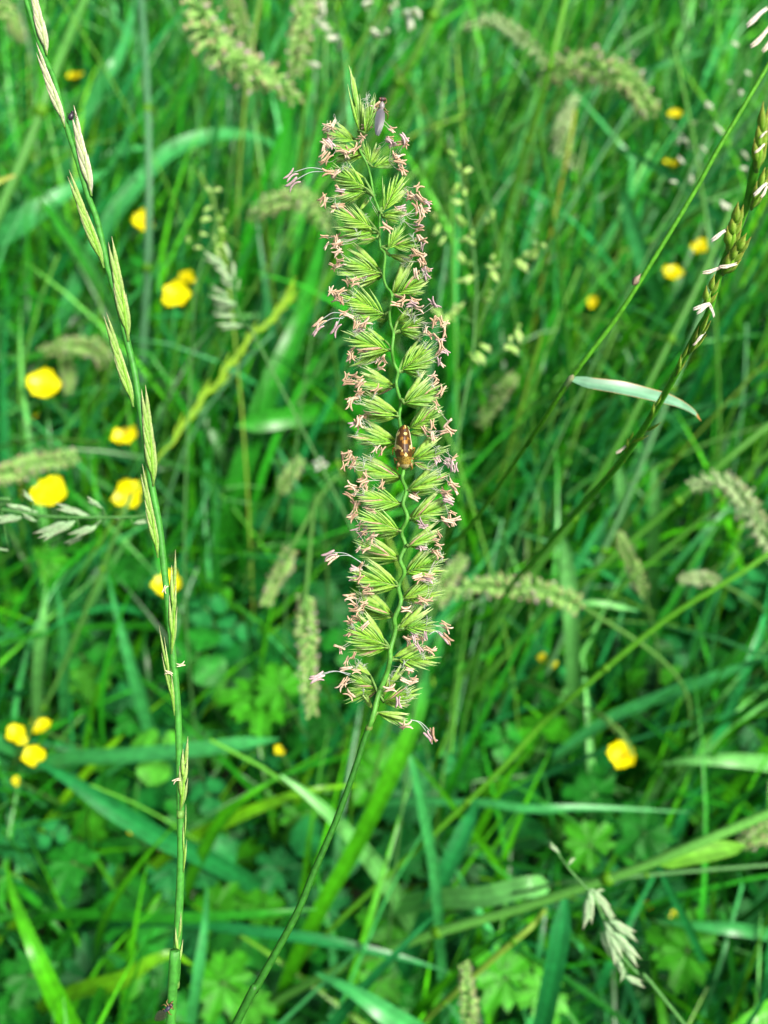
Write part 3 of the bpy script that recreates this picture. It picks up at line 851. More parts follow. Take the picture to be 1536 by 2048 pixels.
def blade(label, ck, wpx, path, roll=0.0, tip=0.12, tailed=True, twist=0.0, name='grass_leaf', prot=True, tipcol=None):
    """path: (px, py, height above the soil) from base to tip"""
    pts = [PH(x, y, h) for x, y, h in path]
    vis0 = 0
    if tailed:
        t_ = base_tail(pts); pts = t_ + pts; vis0 = 2
    N = 34
    q = spline(pts, N)
    t = tangents(q)
    dm = np.mean([depth(p) for p in pts[vis0:]])
    u = np.linspace(0, 1, N)
    w = wpx * K * dm * np.clip(np.minimum(0.45 + u * 2.2, (1 - u) / max(tip, 0.05) * 0.55 + 0.12), 0.03, 1.0)
    w[-1] *= 0.2
    wd = []
    for i in range(N):
        view = nrm(q[i] - CAM)
        a = nrm(np.cross(t[i], view)); n_ = np.cross(a, t[i])
        r = roll + twist * (u[i] - 0.5)
        wd.append(a * math.cos(r) + n_ * math.sin(r))
    c = A(GREEN[ck]) * 1.0
    cols = np.outer(np.ones(N), c) * (0.9 + 0.25 * u[:, None])
    if tipcol:
        k = np.clip((u - 0.72) / 0.28, 0, 1)[:, None]
        cols = cols * (1 - k) + A(GREEN[tipcol]) * k
    r_ = thing(name, label, 'grass blade', pts[0], 'grass blades seen one by one')
    mb = MB(); ribbon(mb, q, w, wd, 0.10, cols, 1.3, 0.95)
    part('blade', mb, M_GRASS, r_)
    if prot:
        vis = [p for p in q if 0 < project(p)[0] < 1536 and 0 < project(p)[1] < 2048][(8 if tailed else 0):]
        protect_pts(vis, wpx * 0.30, 2)
    return r_


def stalk(label, col, wpx, path, tailed=True, prot=True, leaf=None):
    pts = [PH(x, y, h) for x, y, h in path]
    if tailed:
        pts = base_tail(pts) + pts
    q = spline(pts, 50)
    dm = np.mean([depth(p) for p in pts[2 if tailed else 0:]])
    r_ = thing('grass_stalk', label, 'grass stalk', pts[0], 'single grass stalks')
    mb = MB(); tube(mb, q, np.linspace(1.15, 0.85, 50) * wpx * K * dm / 2, col if isinstance(col, tuple) else GREEN[col], 7)
    part('stem', mb, M_STEM, r_)
    for f in (0.45, 0.75):
        j = int(f * 49); mb = MB(); r0 = wpx * K * dm / 2
        tube(mb, [q[j] - t_ * r0 * 1.2 for t_ in [tangents(q)[j]]] + [q[j], q[j] + tangents(q)[j] * r0 * 1.2], [r0 * 1.0, r0 * 1.35, r0 * 1.0], A(GREEN['yellow']) * 0.7, 7)
        part('stem_node', mb, M_STEM, r_, q[j])
    if prot:
        protect_pts([p for p in q[8:] if 0 < project(p)[1] < 2048], wpx * 0.4, 2)
    return r_


# the green stem with the twisted grey-green leaf
pts = [P(x, y, d) for x, y, d in [(1580, 40, .146), (1536, 130, .147), (1438, 295, .150), (1388, 385, .152), (1300, 530, .155), (1230, 640, .158), (1140, 760, .163), (1060, 880, .178), (950, 1040, .225), (860, 1150, .26)]]
tl = ground_tail(pts)
lst = thing('leafy_grass_stem', 'thin bright green grass stem with one twisted grey-green leaf edged in brown', 'grass stem', tl[-1])
q = spline(pts + tl, 120)
mb = MB(); tube(mb, q, np.interp(np.linspace(0, 1, 120), [0, 0.6, 1], [0.00034, 0.00040, 0.0008]), (0.075, 0.31, 0.012), 8); part('stem', mb, M_STEM, lst)
mb = MB(); c = P(1140, 760, .1628); sd = nrm(P(1060, 880, .178) - c); tube(mb, [c - sd * 0.0012, c - sd * 0.0004, c + sd * 0.002, c + sd * 0.008, c + sd * 0.02], [0.0002, 0.00058, 0.00054, 0.0005, 0.00044], A([(0.3, 0.3, 0.16), (0.24, 0.34, 0.14), (0.10, 0.32, 0.06), (0.08, 0.3, 0.02), (0.07, 0.28, 0.015)]), 8); part('leaf_sheath', mb, M_STEM, lst, c)
mb = MB(); c = P(1272, 560, .1555); husk(mb, c - (UP + RT * .6) * 0.0008, UP + RT * .7, 0.0022, 0.0006, RT, (0.3, 0.22, 0.16), (0.5, 0.4, 0.3), (0.3, 0.25, 0.2)); part('sheath_tip', mb, M_HUSK, lst, c)
lp = [P(x, y, d) for x, y, d in [(1140, 757, .1625), (1180, 768, .162), (1240, 778, .162), (1300, 792, .163), (1350, 806, .165), (1385, 824, .168), (1402, 842, .170)]]
q2 = spline(lp, 26); u = np.linspace(0, 1, 26)
w = np.interp(u, [0, 0.12, 0.35, 0.6, 0.8, 1], [9, 24, 33, 31, 18, 2]) * K * 0.163
t2 = tangents(q2); wd = []
for i in range(26):
    view = nrm(q2[i] - CAM); a = nrm(np.cross(t2[i], view)); n_ = np.cross(a, t2[i]); r = 0.5 + 0.5 * u[i]
    wd.append(a * math.cos(r) + n_ * math.sin(r))
mb = MB(); v = []; c = []
for i in range(26):
    n_ = nrm(np.cross(t2[i], wd[i])); a = np.cross(n_, t2[i])
    for s in (-1, -0.85, -0.4, 0, 0.4, 0.85, 1):
        v.append(q2[i] + a * w[i] * 0.5 * s + n_ * w[i] * 0.16 * abs(s) ** 1.4)
        c.append(A((0.46, 0.24, 0.08)) if abs(s) == 1 and i > 4 else A((0.14, 0.32, 0.19)) * (1.3 if s == 0 else 1) * (1 - 0.0 * u[i]))
        if i > 22:
            c[-1] = A((0.38, 0.2, 0.06))
mb.add(v, [(i * 7 + j, i * 7 + j + 1, i * 7 + j + 8, i * 7 + j + 7) for i in range(25) for j in range(6)], A(c))
part('leaf_blade', mb, M_GRASS, lst, lp[0])
protect_pts(q2, 22, 2); protect_pts(q[:80], 14, 2)

BL = [
    ('arching grey-green blade bending over above the round yellow flower', 'glau', 34, [(205, 470, .16), (270, 375, .18), (345, 300, .19), (440, 268, .19), (530, 280, .175), (560, 312, .16)], 0.5, 0.25),
    ('broad flat dark green blade crossing behind the upper rye grass spike', 'glau', 84, [(-60, 500, .15), (40, 445, .17), (130, 385, .18), (215, 340, .18)], 0.2, 0.5),
    ('wide soft green blade standing behind the yellow-green zigzag spike', 'mid', 44, [(480, 960, .10), (530, 800, .14), (600, 640, .17), (640, 500, .18), (655, 430, .17)], 0.2, 0.3),
    ('short level blade with squared end just left of the spike middle', 'mid', 38, [(770, 805, .10), (660, 822, .13), (560, 838, .14), (470, 852, .14)], 0.15, 0.06),
    ('bright wide blade rising from the turf straight below the flowering spike', 'bright', 33, [(630, 1840, .12), (700, 1715, .15), (765, 1590, .18), (815, 1480, .20), (845, 1390, .21), (855, 1330, .205)], 0.15, 0.12),
    ('pale grey-green pointed blade crossing behind the stalk of the flowering spike', 'pale', 38, [(790, 1790, .10), (730, 1705, .13), (670, 1640, .15), (610, 1585, .16), (560, 1550, .165)], 0.1, 0.35),
    ('long straight grey-green blade slanting up beyond the drooping yellow flower', 'glau', 26, [(1060, 1560, .07), (1200, 1450, .10), (1320, 1395, .12), (1440, 1350, .14), (1600, 1290, .16)], 0.5, 0.15),
    ('pale broad blade lying level beside the drooping yellow flower', 'pale', 36, [(1640, 1545, .10), (1500, 1522, .12), (1390, 1520, .12), (1320, 1528, .11)], 0.3, 0.3),
    ('dark blue-green upright blade below the big fallen stalk', 'teal', 40, [(1075, 2100, .12), (1098, 1990, .15), (1120, 1880, .17), (1132, 1780, .18)], 0.2, 0.10),
    ('blue-green blade leaning above the pair of crossing stalks near the spike foot', 'teal', 36, [(850, 1840, .10), (890, 1750, .12), (935, 1650, .13), (955, 1600, .125)], 0.3, 0.15),
    ('thin blade hanging straight down beside the bright wide blade', 'glau', 22, [(878, 1850, .11), (868, 1740, .13), (850, 1640, .15), (828, 1540, .17), (815, 1500, .175)], 0.2, 0.2),
    ('long dark blade running diagonally under the three-part yellow flower', 'teal', 40, [(420, 1720, .09), (330, 1680, .11), (230, 1620, .13), (140, 1560, .14), (70, 1520, .14)], 0.35, 0.2),
    ('level pale blade passing behind the rye grass stem at the third node', 'glau', 34, [(120, 1520, .09), (260, 1512, .11), (390, 1500, .12), (490, 1488, .12), (560, 1478, .115)], 0.5, 0.12),
    ('yellow-green blade slanting up to the pale pointed blade', 'yellow', 26, [(380, 1680, .10), (460, 1640, .12), (560, 1600, .135), (640, 1578, .14), (720, 1570, .13)], 0.2, 0.3),
    ('folded green blade leaning towards the pale pointed blade tip', 'bright', 26, [(420, 1680, .11), (455, 1630, .13), (500, 1590, .145), (555, 1556, .15)], 0.3, 0.3),
    ('long level green blade crossing the lower rye grass stem', 'mid', 22, [(170, 1830, .10), (330, 1838, .12), (520, 1828, .13), (640, 1818, .125)], 0.4, 0.2),
    ('thin level blade crossing behind both stalks near the bottom', 'teal', 22, [(340, 1845, .11), (500, 1862, .13), (640, 1880, .135), (790, 1912, .13), (900, 1945, .12)], 0.3, 0.2),
    ('wide grey-green blade lying across the bottom edge', 'glau', 52, [(880, 2110, .14), (790, 2040, .16), (710, 1985, .165), (630, 1945, .16)], 0.15, 0.3),
    ('blue-grey blade hanging beside the shaded leaves under the rye grass', 'glau', 26, [(290, 1430, .08), (262, 1330, .11), (235, 1230, .13), (215, 1150, .135)], 0.3, 0.3),
    ('short upright pale blade behind the lone yellow flower pair', 'pale', 24, [(76, 1390, .08), (80, 1310, .11), (88, 1230, .13), (92, 1170, .13)], 0.4, 0.2),
    ('second upright pale blade standing close to its twin in the shade', 'glau', 22, [(128, 1370, .08), (130, 1300, .11), (124, 1230, .13), (112, 1170, .13)], 0.3, 0.2),
    ('straight upright pale blade standing under the level tan seed head', 'pale', 30, [(1148, 1420, .08), (1146, 1320, .12), (1142, 1220, .15), (1132, 1110, .16), (1122, 1060, .15)], 0.2, 0.15),
    ('bluish upright blade short and pale below the white anther tips', 'pale', 24, [(1262, 1110, .11), (1252, 1040, .14), (1244, 970, .16), (1236, 915, .16)], 0.4, 0.1),
    ('tall pale upright blade beside the hooked tan seed head', 'pale', 26, [(1306, 1170, .10), (1308, 1090, .13), (1312, 1010, .155), (1310, 928, .17)], 0.4, 0.08),
    ('bent grey-green blade hanging behind the twisted leaf stem', 'glau', 30, [(1320, 600, .14), (1290, 530, .17), (1268, 460, .18), (1250, 390, .18), (1238, 365, .17)], 0.3, 0.2),
    ('orange-tipped blade poking in from the edge beside the top rye spikelets', 'yellow', 18, [(-60, 395, .30), (-20, 370, .31), (32, 350, .31)], 0.2, 0.2),
    ('pale blade sloping down beside the green stalk at the corner', 'glau', 26, [(180, 215, .17), (235, 120, .20), (262, 40, .21), (275, -20, .21)], 0.3, 0.3),
    ('level shiny blade tucked behind the upper rye grass spikelet', 'glau', 18, [(120, 345, .13), (190, 318, .14), (260, 298, .14), (300, 296, .135)], 0.3, 0.15),
    ('broad green blade beside the fuzzy arching seed head', 'mid', 34, [(520, 470, .15), (560, 360, .19), (575, 240, .21), (550, 170, .22), (520, 145, .215)], 0.3, 0.3),
    ('brown spotted blade curling under the rye grass stem node', 'yellow', 34, [(150, 1985, .09), (240, 1962, .11), (300, 1925, .12), (345, 1910, .12), (385, 1930, .11)], 0.3, 0.3),
    ('thin orange dying blade lying among the shaded leaves', 'straw', 12, [(350, 1720, .05), (300, 1680, .06), (255, 1645, .07)], 0.2, 0.3),
    ('grey-green blade lying level under the folded stalk end', 'pale', 40, [(860, 1800, .11), (960, 1795, .13), (1050, 1775, .14), (1100, 1772, .135)], 0.1, 0.05),
    ('thin level blade right of the blue-green leaning blade', 'glau', 16, [(930, 1605, .12), (1060, 1618, .13), (1180, 1615, .13), (1400, 1625, .12)], 0.3, 0.2),
    ('tapering teal blade in shade beside the flower stalk at lower edge', 'teal', 26, [(640, 2090, .12), (720, 1985, .15), (810, 1890, .17), (870, 1830, .17)], 0.3, 0.3),
    ('straight pale blade hanging below the round dark clover leaf', 'glau', 22, [(380, 2080, .12), (395, 1960, .15), (410, 1850, .16), (415, 1760, .15)], 0.3, 0.2),
    ('large soft green blade leaning at the corner under the dried blade', 'bright', 40, [(175, 2110, .12), (120, 2010, .15), (70, 1900, .17), (30, 1800, .17), (10, 1720, .16)], 0.3, 0.3),
    ('thin blade folded beside the two orange buds at the bottom', 'teal', 18, [(1420, 1960, .09), (1380, 1860, .12), (1330, 1760, .15), (1310, 1700, .15)], 0.3, 0.2),
    ('wide pale green blade entering at the bottom corner', 'bright', 56, [(1640, 2000, .14), (1560, 2015, .15), (1480, 2055, .15), (1420, 2100, .14)], 0.2, 0.3),
    ('pale level blade lying above the corner dead leaf', 'glau', 26, [(1640, 1890, .10), (1500, 1862, .12), (1400, 1852, .12), (1310, 1840, .11)], 0.3, 0.2),
]
for (lab, ck, w, path, roll, tip) in BL:
    blade(lab, ck, w, path, roll, tip, twist=rng.uniform(-0.5, 0.5), tipcol='straw' if ('orange-tipped' in lab) else 'glau' if 'straight below the flowering' in lab else None)

ST = [
    ('grey-green stalk rising straight up across the round yellow flower', (0.075, 0.23, 0.10), 15, [(284, 740, .12), (294, 560, .17), (298, 400, .21), (296, 240, .24), (290, 100, .26), (278, -40, .27)]),
    ('stout green stalk leaning in the corner behind the topmost rye spikelets', (0.07, 0.26, 0.04), 21, [(-60, 560, .18), (0, 420, .21), (60, 280, .24), (115, 130, .27), (185, -40, .29)]),
    ('long thin bright stalk slanting from the hooked seed head to the bottom middle', (0.09, 0.34, 0.016), 11, [(640, 1880, .08), (760, 1765, .11), (870, 1665, .14), (1000, 1540, .17), (1090, 1440, .19), (1160, 1380, .21), (1330, 1240, .24), (1490, 1140, .26), (1600, 1060, .27)]),
    ('blurred green stalk parallel to the leafy stem on its lower side', (0.05, 0.21, 0.02), 14, [(1010, 1220, .14), (1130, 1060, .18), (1240, 880, .22), (1330, 700, .25), (1400, 560, .27), (1470, 400, .29)]),
    ('long slanting stalk passing under the twisted grey-green leaf', (0.06, 0.24, 0.02), 14, [(1010, 1310, .10), (1160, 1170, .14), (1300, 1050, .17), (1440, 930, .20), (1600, 800, .22)]),
    ('slanting stalk reaching the edge above the hooked seed head', (0.06, 0.24, 0.02), 12, [(1130, 1280, .10), (1270, 1150, .14), (1400, 1040, .17), (1500, 940, .20), (1600, 850, .22)]),
    ('thin stalk crossing the fuzzy heads near the top edge', (0.09, 0.30, 0.02), 13, [(1040, 330, .26), (1075, 220, .29), (1110, 90, .32), (1140, -40, .34)]),
    ('rusty yellow thin stalk standing beside the open panicle', (0.24, 0.30, 0.03), 8, [(1075, 600, .14), (1095, 500, .18), (1115, 400, .21), (1140, 280, .24), (1150, 220, .25)]),
    ('thin green stalk falling from the lime spike towards the white daisy', (0.06, 0.22, 0.02), 9, [(150, 900, .08), (185, 820, .11), (220, 740, .14), (240, 690, .15)]),
    ('big pale stalk fallen across the lower corner with a leaf sheath', (0.12, 0.40, 0.06), 20, [(600, 1975, .09), (740, 1912, .12), (870, 1866, .15), (1000, 1828, .17), (1130, 1786, .19), (1270, 1738, .21), (1400, 1685, .225), (1600, 1600, .24)]),
    ('thin level stalk under the big fallen stalk', (0.10, 0.28, 0.08), 8, [(1080, 1775, .15), (1200, 1760, .17), (1350, 1745, .18), (1600, 1725, .19)]),
    ('yellow-green jointed stalk bending over at the bottom', (0.20, 0.36, 0.04), 12, [(850, 2040, .10), (910, 1985, .13), (1000, 1905, .155), (1060, 1855, .165), (1090, 1820, .16)]),
    ('short green stalk crossing below the fuzzy top heads', (0.09, 0.28, 0.03), 16, [(780, 200, .22), (830, 110, .25), (880, 0, .28), (900, -60, .29)]),
    ('slim stalk descending in shade past the shaded clover', (0.06, 0.20, 0.03), 10, [(40, 1500, .08), (110, 1370, .12), (180, 1200, .16), (235, 1060, .19), (262, 990, .20)]),
    ('bluish stalk leaning behind the white anthers', (0.10, 0.28, 0.10), 12, [(1140, 1240, .12), (1235, 1040, .17), (1310, 860, .21), (1390, 660, .25), (1440, 520, .27)]),
]
for (lab, col, w, path) in ST:
    s_ = stalk(lab, col, w, path)
    if 'big pale stalk' in lab:
        # its broad leaf, hanging from the joint
        pts = [PH(x, y, h) for x, y, h in [(1308, 1722, .215), (1345, 1718, .217), (1400, 1706, .218), (1455, 1698, .215), (1490, 1690, .21)]]
        q = spline(pts, 20); t = tangents(q); u = np.linspace(0, 1, 20)
        w_ = np.interp(u, [0, 0.2, 0.5, 0.8, 1], [12, 40, 46, 30, 3]) * K * depth(pts[2])
        wd = []
        for i in range(20):
            view = nrm(q[i] - CAM); a = nrm(np.cross(t[i], view)); n_ = np.cross(a, t[i]); wd.append(a * 0.92 + n_ * 0.35)
        mb = MB(); ribbon(mb, q, w_, wd, 0.12, np.outer(np.ones(20), (0.12, 0.35, 0.03))); part('leaf_blade', mb, M_GRASS, s_, pts[0]); protect_pts(q, 25, 2)


# ------------------------------------------------------------------ blurred flowering heads behind
def head_mesh(seed, hue):
    r = np.random.default_rng(seed); b = MB()
    cg = A({'green': (0.30, 0.56, 0.14), 'pale': (0.46, 0.60, 0.34), 'lime': (0.13, 0.35, 0.02)}[hue])
    L = 1.0
    for i in range(7):
        s = (-1) ** i
        ang = s * r.uniform(0.1, 0.45)
        d = A([math.cos(ang), math.sin(ang), r.uniform(-0.25, 0.25)])
        husk(b, A([0.05 + 0.06 * i, 0, 0]), d, r.uniform(0.55, 0.75), 0.065, A([0, 1.0, 0]), cg * r.uniform(0.8, 1.2), (0.6, 0.68, 0.36), cg * 1.5, th=0.8)
    for i in range({'green': 2, 'pale': 1, 'lime': 0}[hue]):
        o = A([r.uniform(0.55, 1.05), r.uniform(-0.3, 0.3), r.uniform(-0.2, 0.3)])
        d = nrm(A([r.uniform(-0.2, 1), r.normal(0, 0.8), r.normal(0, 0.6)]))
        c = A(TAN[r.integers(3)] if r.random() < 0.5 else PURPLE[1])
        tube(b, [o, o + d * 0.10, o + d * 0.24], [0.035, 0.05, 0.035], c, 5, 1)
    return b.mesh('spikelet', [M_HUSK, M_ANTHER])


HEADS = {h: [head_mesh(40 + 7 * i + 100 * j, h) for i in range(4)] for j, h in enumerate(('green', 'pale', 'lime'))}


def seed_head(label, wpx, path, hue='green', tailed=True, n=None):
    """path from the stalk end to the tip, (px, py, height)"""
    pts = [PH(x, y, h) for x, y, h in path]
    L = sum(np.linalg.norm(pts[i + 1] - pts[i]) for i in range(len(pts) - 1))
    W = wpx * K * np.mean([depth(p) for p in pts])
    base = base_tail(pts) if tailed else []
    r_ = thing('grass_seed_head', label, 'seed head', (base or pts)[0], 'flowering grass heads behind the sharp spike')
    q = spline(base + pts, 60)
    mb = MB(); tube(mb, q, np.interp(np.linspace(0, 1, 60), [0, 0.5, 1], [0.0009, 0.0007, 0.0003]), (0.10, 0.27, 0.05), 6); part('stalk', mb, M_STEM, r_)
    qq = spline(pts, 80); t = tangents(qq)
    n = n or int(max(22, min(90, L / (W * 0.5) * 13)))
    for i in range(n):
        u = 0.02 + 0.96 * i / (n - 1)
        j = int(u * 79)
        th = i * 2.399 if i % 2 else i * 2.399 + 0.4
        a = nrm(np.cross(t[j], A([0.3, 0.1, 0.95]))); b = np.cross(t[j], a)
        out = a * math.cos(th) + b * math.sin(th)
        d = nrm(out * 0.95 + t[j] * 0.55 + A([0, 0, -0.15]))
        sz = W * 0.50 * (0.55 + 0.45 * math.sin(math.pi * min(0.97, 0.22 + 0.76 * u))) * rng.uniform(0.9, 1.2)
        ms = HEADS[hue]
        put('spikelet', ms[rng.integers(4)], r_, qq[j], d, np.cross(d, t[j]) + rng.normal(0, 0.2, 3), sz)
    protect_pts(qq, wpx * 0.42, 5)
    return r_


SH = [
    ('large fuzzy seed head arching down near the top edge', 86, [(385, -60, .36), (398, 10, .36), (425, 85, .355), (475, 130, .35), (540, 155, .34), (596, 205, .32)], 'green'),
    ('small upright lime seed head between the two fuzzy ones at the top', 44, [(500, 130, .30), (485, 70, .325), (470, 10, .34), (462, -20, .345)], 'green'),
    ('hanging tan seed head just above the fly', 60, [(625, -60, .36), (612, 0, .36), (600, 70, .35), (590, 150, .335)], 'green'),
    ('pale woolly drooping seed head at the top', 34, [(1105, 140, .27), (1060, 90, .30), (1025, 60, .31), (980, 40, .315), (925, 58, .31)], 'pale'),
    ('greenish seed head arching over to the small yellow bud', 74, [(1085, 150, .30), (1150, 132, .31), (1215, 142, .315), (1270, 180, .31), (1305, 225, .30)], 'green'),
    ('level seed head above the solitary shaggy yellow flower', 46, [(215, 735, .12), (195, 700, .15), (150, 690, .16), (85, 702, .155)], 'green'),
    ('short seed head hanging beside the shaggy yellow flower', 36, [(128, 705, .14), (135, 745, .135), (138, 785, .125)], 'green'),
    ('level dark green seed head reaching in above the two lower flowers', 56, [(-60, 950, .20), (0, 945, .20), (80, 925, .20), (155, 912, .20)], 'green'),
    ('pale hooked seed head by the frame edge', 56, [(1560, 1110, .22), (1520, 1060, .23), (1490, 1000, .24), (1445, 962, .245), (1375, 970, .24)], 'pale'),
    ('level seed head with grey anthers stretching towards the sharp spike', 58, [(1165, 1212, .21), (1110, 1190, .22), (1030, 1172, .225), (950, 1172, .225), (865, 1192, .22)], 'green'),
    ('short pale seed head tucked behind the sharp spike', 44, [(870, 1215, .17), (895, 1160, .18), (925, 1115, .185)], 'green'),
    ('small crooked seed head with dark anthers in the shade', 42, [(582, 1095, .20), (568, 1130, .20), (545, 1170, .19), (530, 1210, .185)], 'green'),
    ('long hanging seed head rimmed with tan anthers beside the spike', 54, [(612, 1180, .24), (612, 1240, .235), (615, 1310, .23), (618, 1370, .22), (622, 1432, .21)], 'green'),
    ('thin seed head with dark anthers standing below the twisted leaf', 36, [(1290, 1190, .15), (1270, 1140, .17), (1250, 1100, .18), (1236, 1065, .18)], 'green'),
    ('short pale seed head lying level near the hooked one', 34, [(1440, 1165, .16), (1400, 1155, .17), (1360, 1160, .17)], 'pale'),
    ('small faint seed head above the clover, below the lime spike', 36, [(560, 985, .13), (580, 950, .14), (602, 918, .145)], 'green'),
    ('tan seed head at the edge beside the fallen stalk', 54, [(1640, 1630, .18), (1570, 1650, .18), (1520, 1670, .18), (1480, 1685, .175)], 'green'),
    ('pale green seed head standing at the bottom edge', 44, [(945, 2120, .15), (942, 2050, .17), (936, 1990, .18), (928, 1925, .185)], 'green'),
    ('brownish seed head peeping in at the top corner', 40, [(-40, -60, .30), (0, 0, .30), (28, 50, .29), (42, 80, .28)], 'green'),
    ('faint arching seed head behind the anthers of the sharp spike', 52, [(660, 460, .22), (625, 410, .25), (580, 395, .255), (530, 415, .25), (500, 440, .24)], 'green'),
    ('lime beaded seed head drooping onto the yellow flower', 17, [(1190, 1425, .15), (1225, 1450, .155), (1250, 1478, .155), (1266, 1512, .15)], 'lime'),
    ('pale blurred seed head beyond the twisted leaf stem', 36, [(960, 850, .10), (985, 810, .14), (1012, 775, .16), (1030, 750, .165)], 'green'),
    ('faint grey seed head hanging under the arching top ones', 40, [(1150, 330, .20), (1120, 290, .22), (1130, 240, .235), (1150, 190, .24)], 'pale'),
]
for (lab, w, path, hue) in SH:
    seed_head(lab, w, path, hue)
# dry stalk end beyond the level seed head
blade('dry tan blade end sticking out beyond the level seed head', 'pale', 13, [(1160, 1205, .20), (1210, 1208, .20), (1278, 1222, .195)], 0.2, 0.2, tailed=False, tipcol='glau')


# ------------------------------------------------------------------ open panicles
def oat_mesh(seed, col, fat):
    r = np.random.default_rng(seed); b = MB()
    for i in range(4):
        s = (-1) ** i
        husk(b, A([0.14 * i, 0, 0]), A([1, s * 0.22 * fat, r.uniform(-0.1, 0.1)]), 0.62, 0.12 * fat, A([0, 1.0, 0]), A(col) * r.uniform(0.85, 1.2), (0.66, 0.62, 0.5), A(col) * 1.5, th=0.8)
    return b.mesh('spikelet', M_HUSK)


OAT = {'green': [oat_mesh(i, (0.38, 0.62, 0.14), 1.3) for i in (1, 2, 3)], 'grey': [oat_mesh(i, (0.28, 0.46, 0.24), 0.85) for i in (4, 5, 6)], 'white': [oat_mesh(i, (0.55, 0.60, 0.52), 1.2) for i in (7, 8)]}


def panicle(label, zo, zs, h, axis, branches, spk, kind, spx, rad=0.0003, tailed=True):
    """axis and branches in zoom pixels; spk: (x, y) or (x0, y0, x1, y1)"""
    dd_ = [depth(PH(zo[0] + x / zs, zo[1] + y / zs, h)) for x, y in axis]
    d0 = float(np.mean(dd_))
    px = lambda x, y, o=0.0: P(zo[0] + x / zs, zo[1] + y / zs, d0 + o)
    ax = [px(x, y) for x, y in axis]
    tl = ground_tail(ax) if tailed else []
    r_ = thing('grass_panicle', label, 'grass panicle', (tl or ax)[-1], 'open grass panicles')
    q = spline(ax + tl, 80)
    mb = MB(); tube(mb, q, np.linspace(rad * 0.7, rad * 1.8, 80), (0.07, 0.22, 0.05), 6)
    nodes = list(spline(ax, 30))
    for br in branches:
        bq = spline([px(x, y, rng.uniform(-0.002, 0.004)) for x, y in br], 14)
        tube(mb, bq, rad * 0.6, (0.09, 0.26, 0.06), 5); nodes += list(bq)
    fin = []
    nodes = A(nodes)
    for s in spk:
        o = rng.uniform(-0.004, 0.006)
        if len(s) == 4:
            a, b = px(s[0], s[1], o), px(s[2], s[3], o)
            c, d, L = a, b - a, np.linalg.norm(b - a)
            tgt = a
        else:
            c = px(s[0], s[1], o)
            nn = nodes[np.argmin(np.linalg.norm(nodes - c, axis=1))]
            L = spx * K * d0 * rng.uniform(0.85, 1.2)
            d = nrm(c - nn) + UP * rng.uniform(-0.6, 0.5) + RT * rng.uniform(-0.4, 0.4)
            c = c - nrm(d) * L / 2; tgt = c
        nn = nodes[np.argmin(np.linalg.norm(nodes - tgt, axis=1))]
        tube(mb, spline([nn, (nn + tgt) / 2 - UP * 0.0005, tgt], 5), rad * 0.4, (0.10, 0.28, 0.07), 4)
        fin.append((c, d, L))
    part('stem', mb, M_STEM, r_)
    for c, d, L in fin:
        ms = OAT[kind]
        put('spikelet', ms[rng.integers(len(ms))], r_, c, d, -FW + rng.normal(0, 0.5, 3), L)
    protect_pts([f[0] for f in fin], 16)
    return r_


panicle('open airy panicle of small green spikelets beside the sharp spike', (840, 280), 4.267, 0.33, [(262, 60), (330, 270), (400, 560), (430, 720), (462, 1000), (480, 1250), (470, 1500), (440, 1900), (330, 2500)], [[(430, 760), (540, 720), (650, 600)], [(480, 1760), (540, 1500), (690, 1200), (800, 1050), (940, 950), (1080, 880)], [(690, 1790), (770, 1720), (840, 1590)], [(462, 900), (350, 860), (200, 760), (110, 640)], [(470, 1560), (330, 1500), (120, 1450)], [(470, 1400), (560, 1250), (610, 1000)]],
        [(270, 110), (330, 230), (410, 260), (300, 430), (380, 440), (320, 530), (120, 650), (140, 770), (190, 860), (330, 660), (350, 710), (620, 650), (570, 690), (440, 800), (430, 860), (370, 850), (350, 1010), (420, 1060), (470, 1160), (415, 1190), (345, 1200), (620, 1000), (600, 1090), (650, 1070), (630, 1155), (650, 1190), (840, 1030), (900, 980), (980, 900), (1050, 900), (970, 980), (870, 1075), (600, 1310), (570, 1370), (340, 1430), (300, 1450), (110, 1450), (160, 1490), (220, 1540), (270, 1520), (830, 1600), (840, 1670), (770, 1700), (740, 1770), (800, 1790), (560, 1770), (430, 1840), (475, 1880), (520, 1860)], 'green', 29)
panicle('dark grey-green panicle with narrow spikelets above the lime spike', (340, 350), 3.725, 0.30, [(450, 560), (460, 760), (490, 950), (530, 1080), (600, 1170), (680, 1300)], [],
        [(430, 700, 250, 590), (470, 800, 330, 650), (480, 850, 370, 760), (440, 900, 300, 830), (490, 960, 290, 920), (490, 980, 330, 990), (500, 1050, 310, 1040), (540, 1120, 350, 1130), (470, 780, 480, 640), (500, 860, 520, 770), (450, 640, 400, 500)], 'grey', 30)
panicle('blurred panicle of tiny green spikelets left of the faint arching head', (340, 350), 3.725, 0.30, [(310, 60), (340, 250), (330, 450), (250, 620), (200, 800), (180, 1000)], [[(200, 560), (240, 400), (270, 230)], [(200, 560), (170, 500), (120, 480)], [(330, 420), (380, 330), (420, 260)]],
        [(290, 110), (350, 110), (320, 160), (280, 250), (410, 270), (380, 330), (390, 410), (130, 480), (330, 470), (350, 550), (270, 330), (250, 440), (210, 540), (370, 520), (360, 590)], 'green', 20)
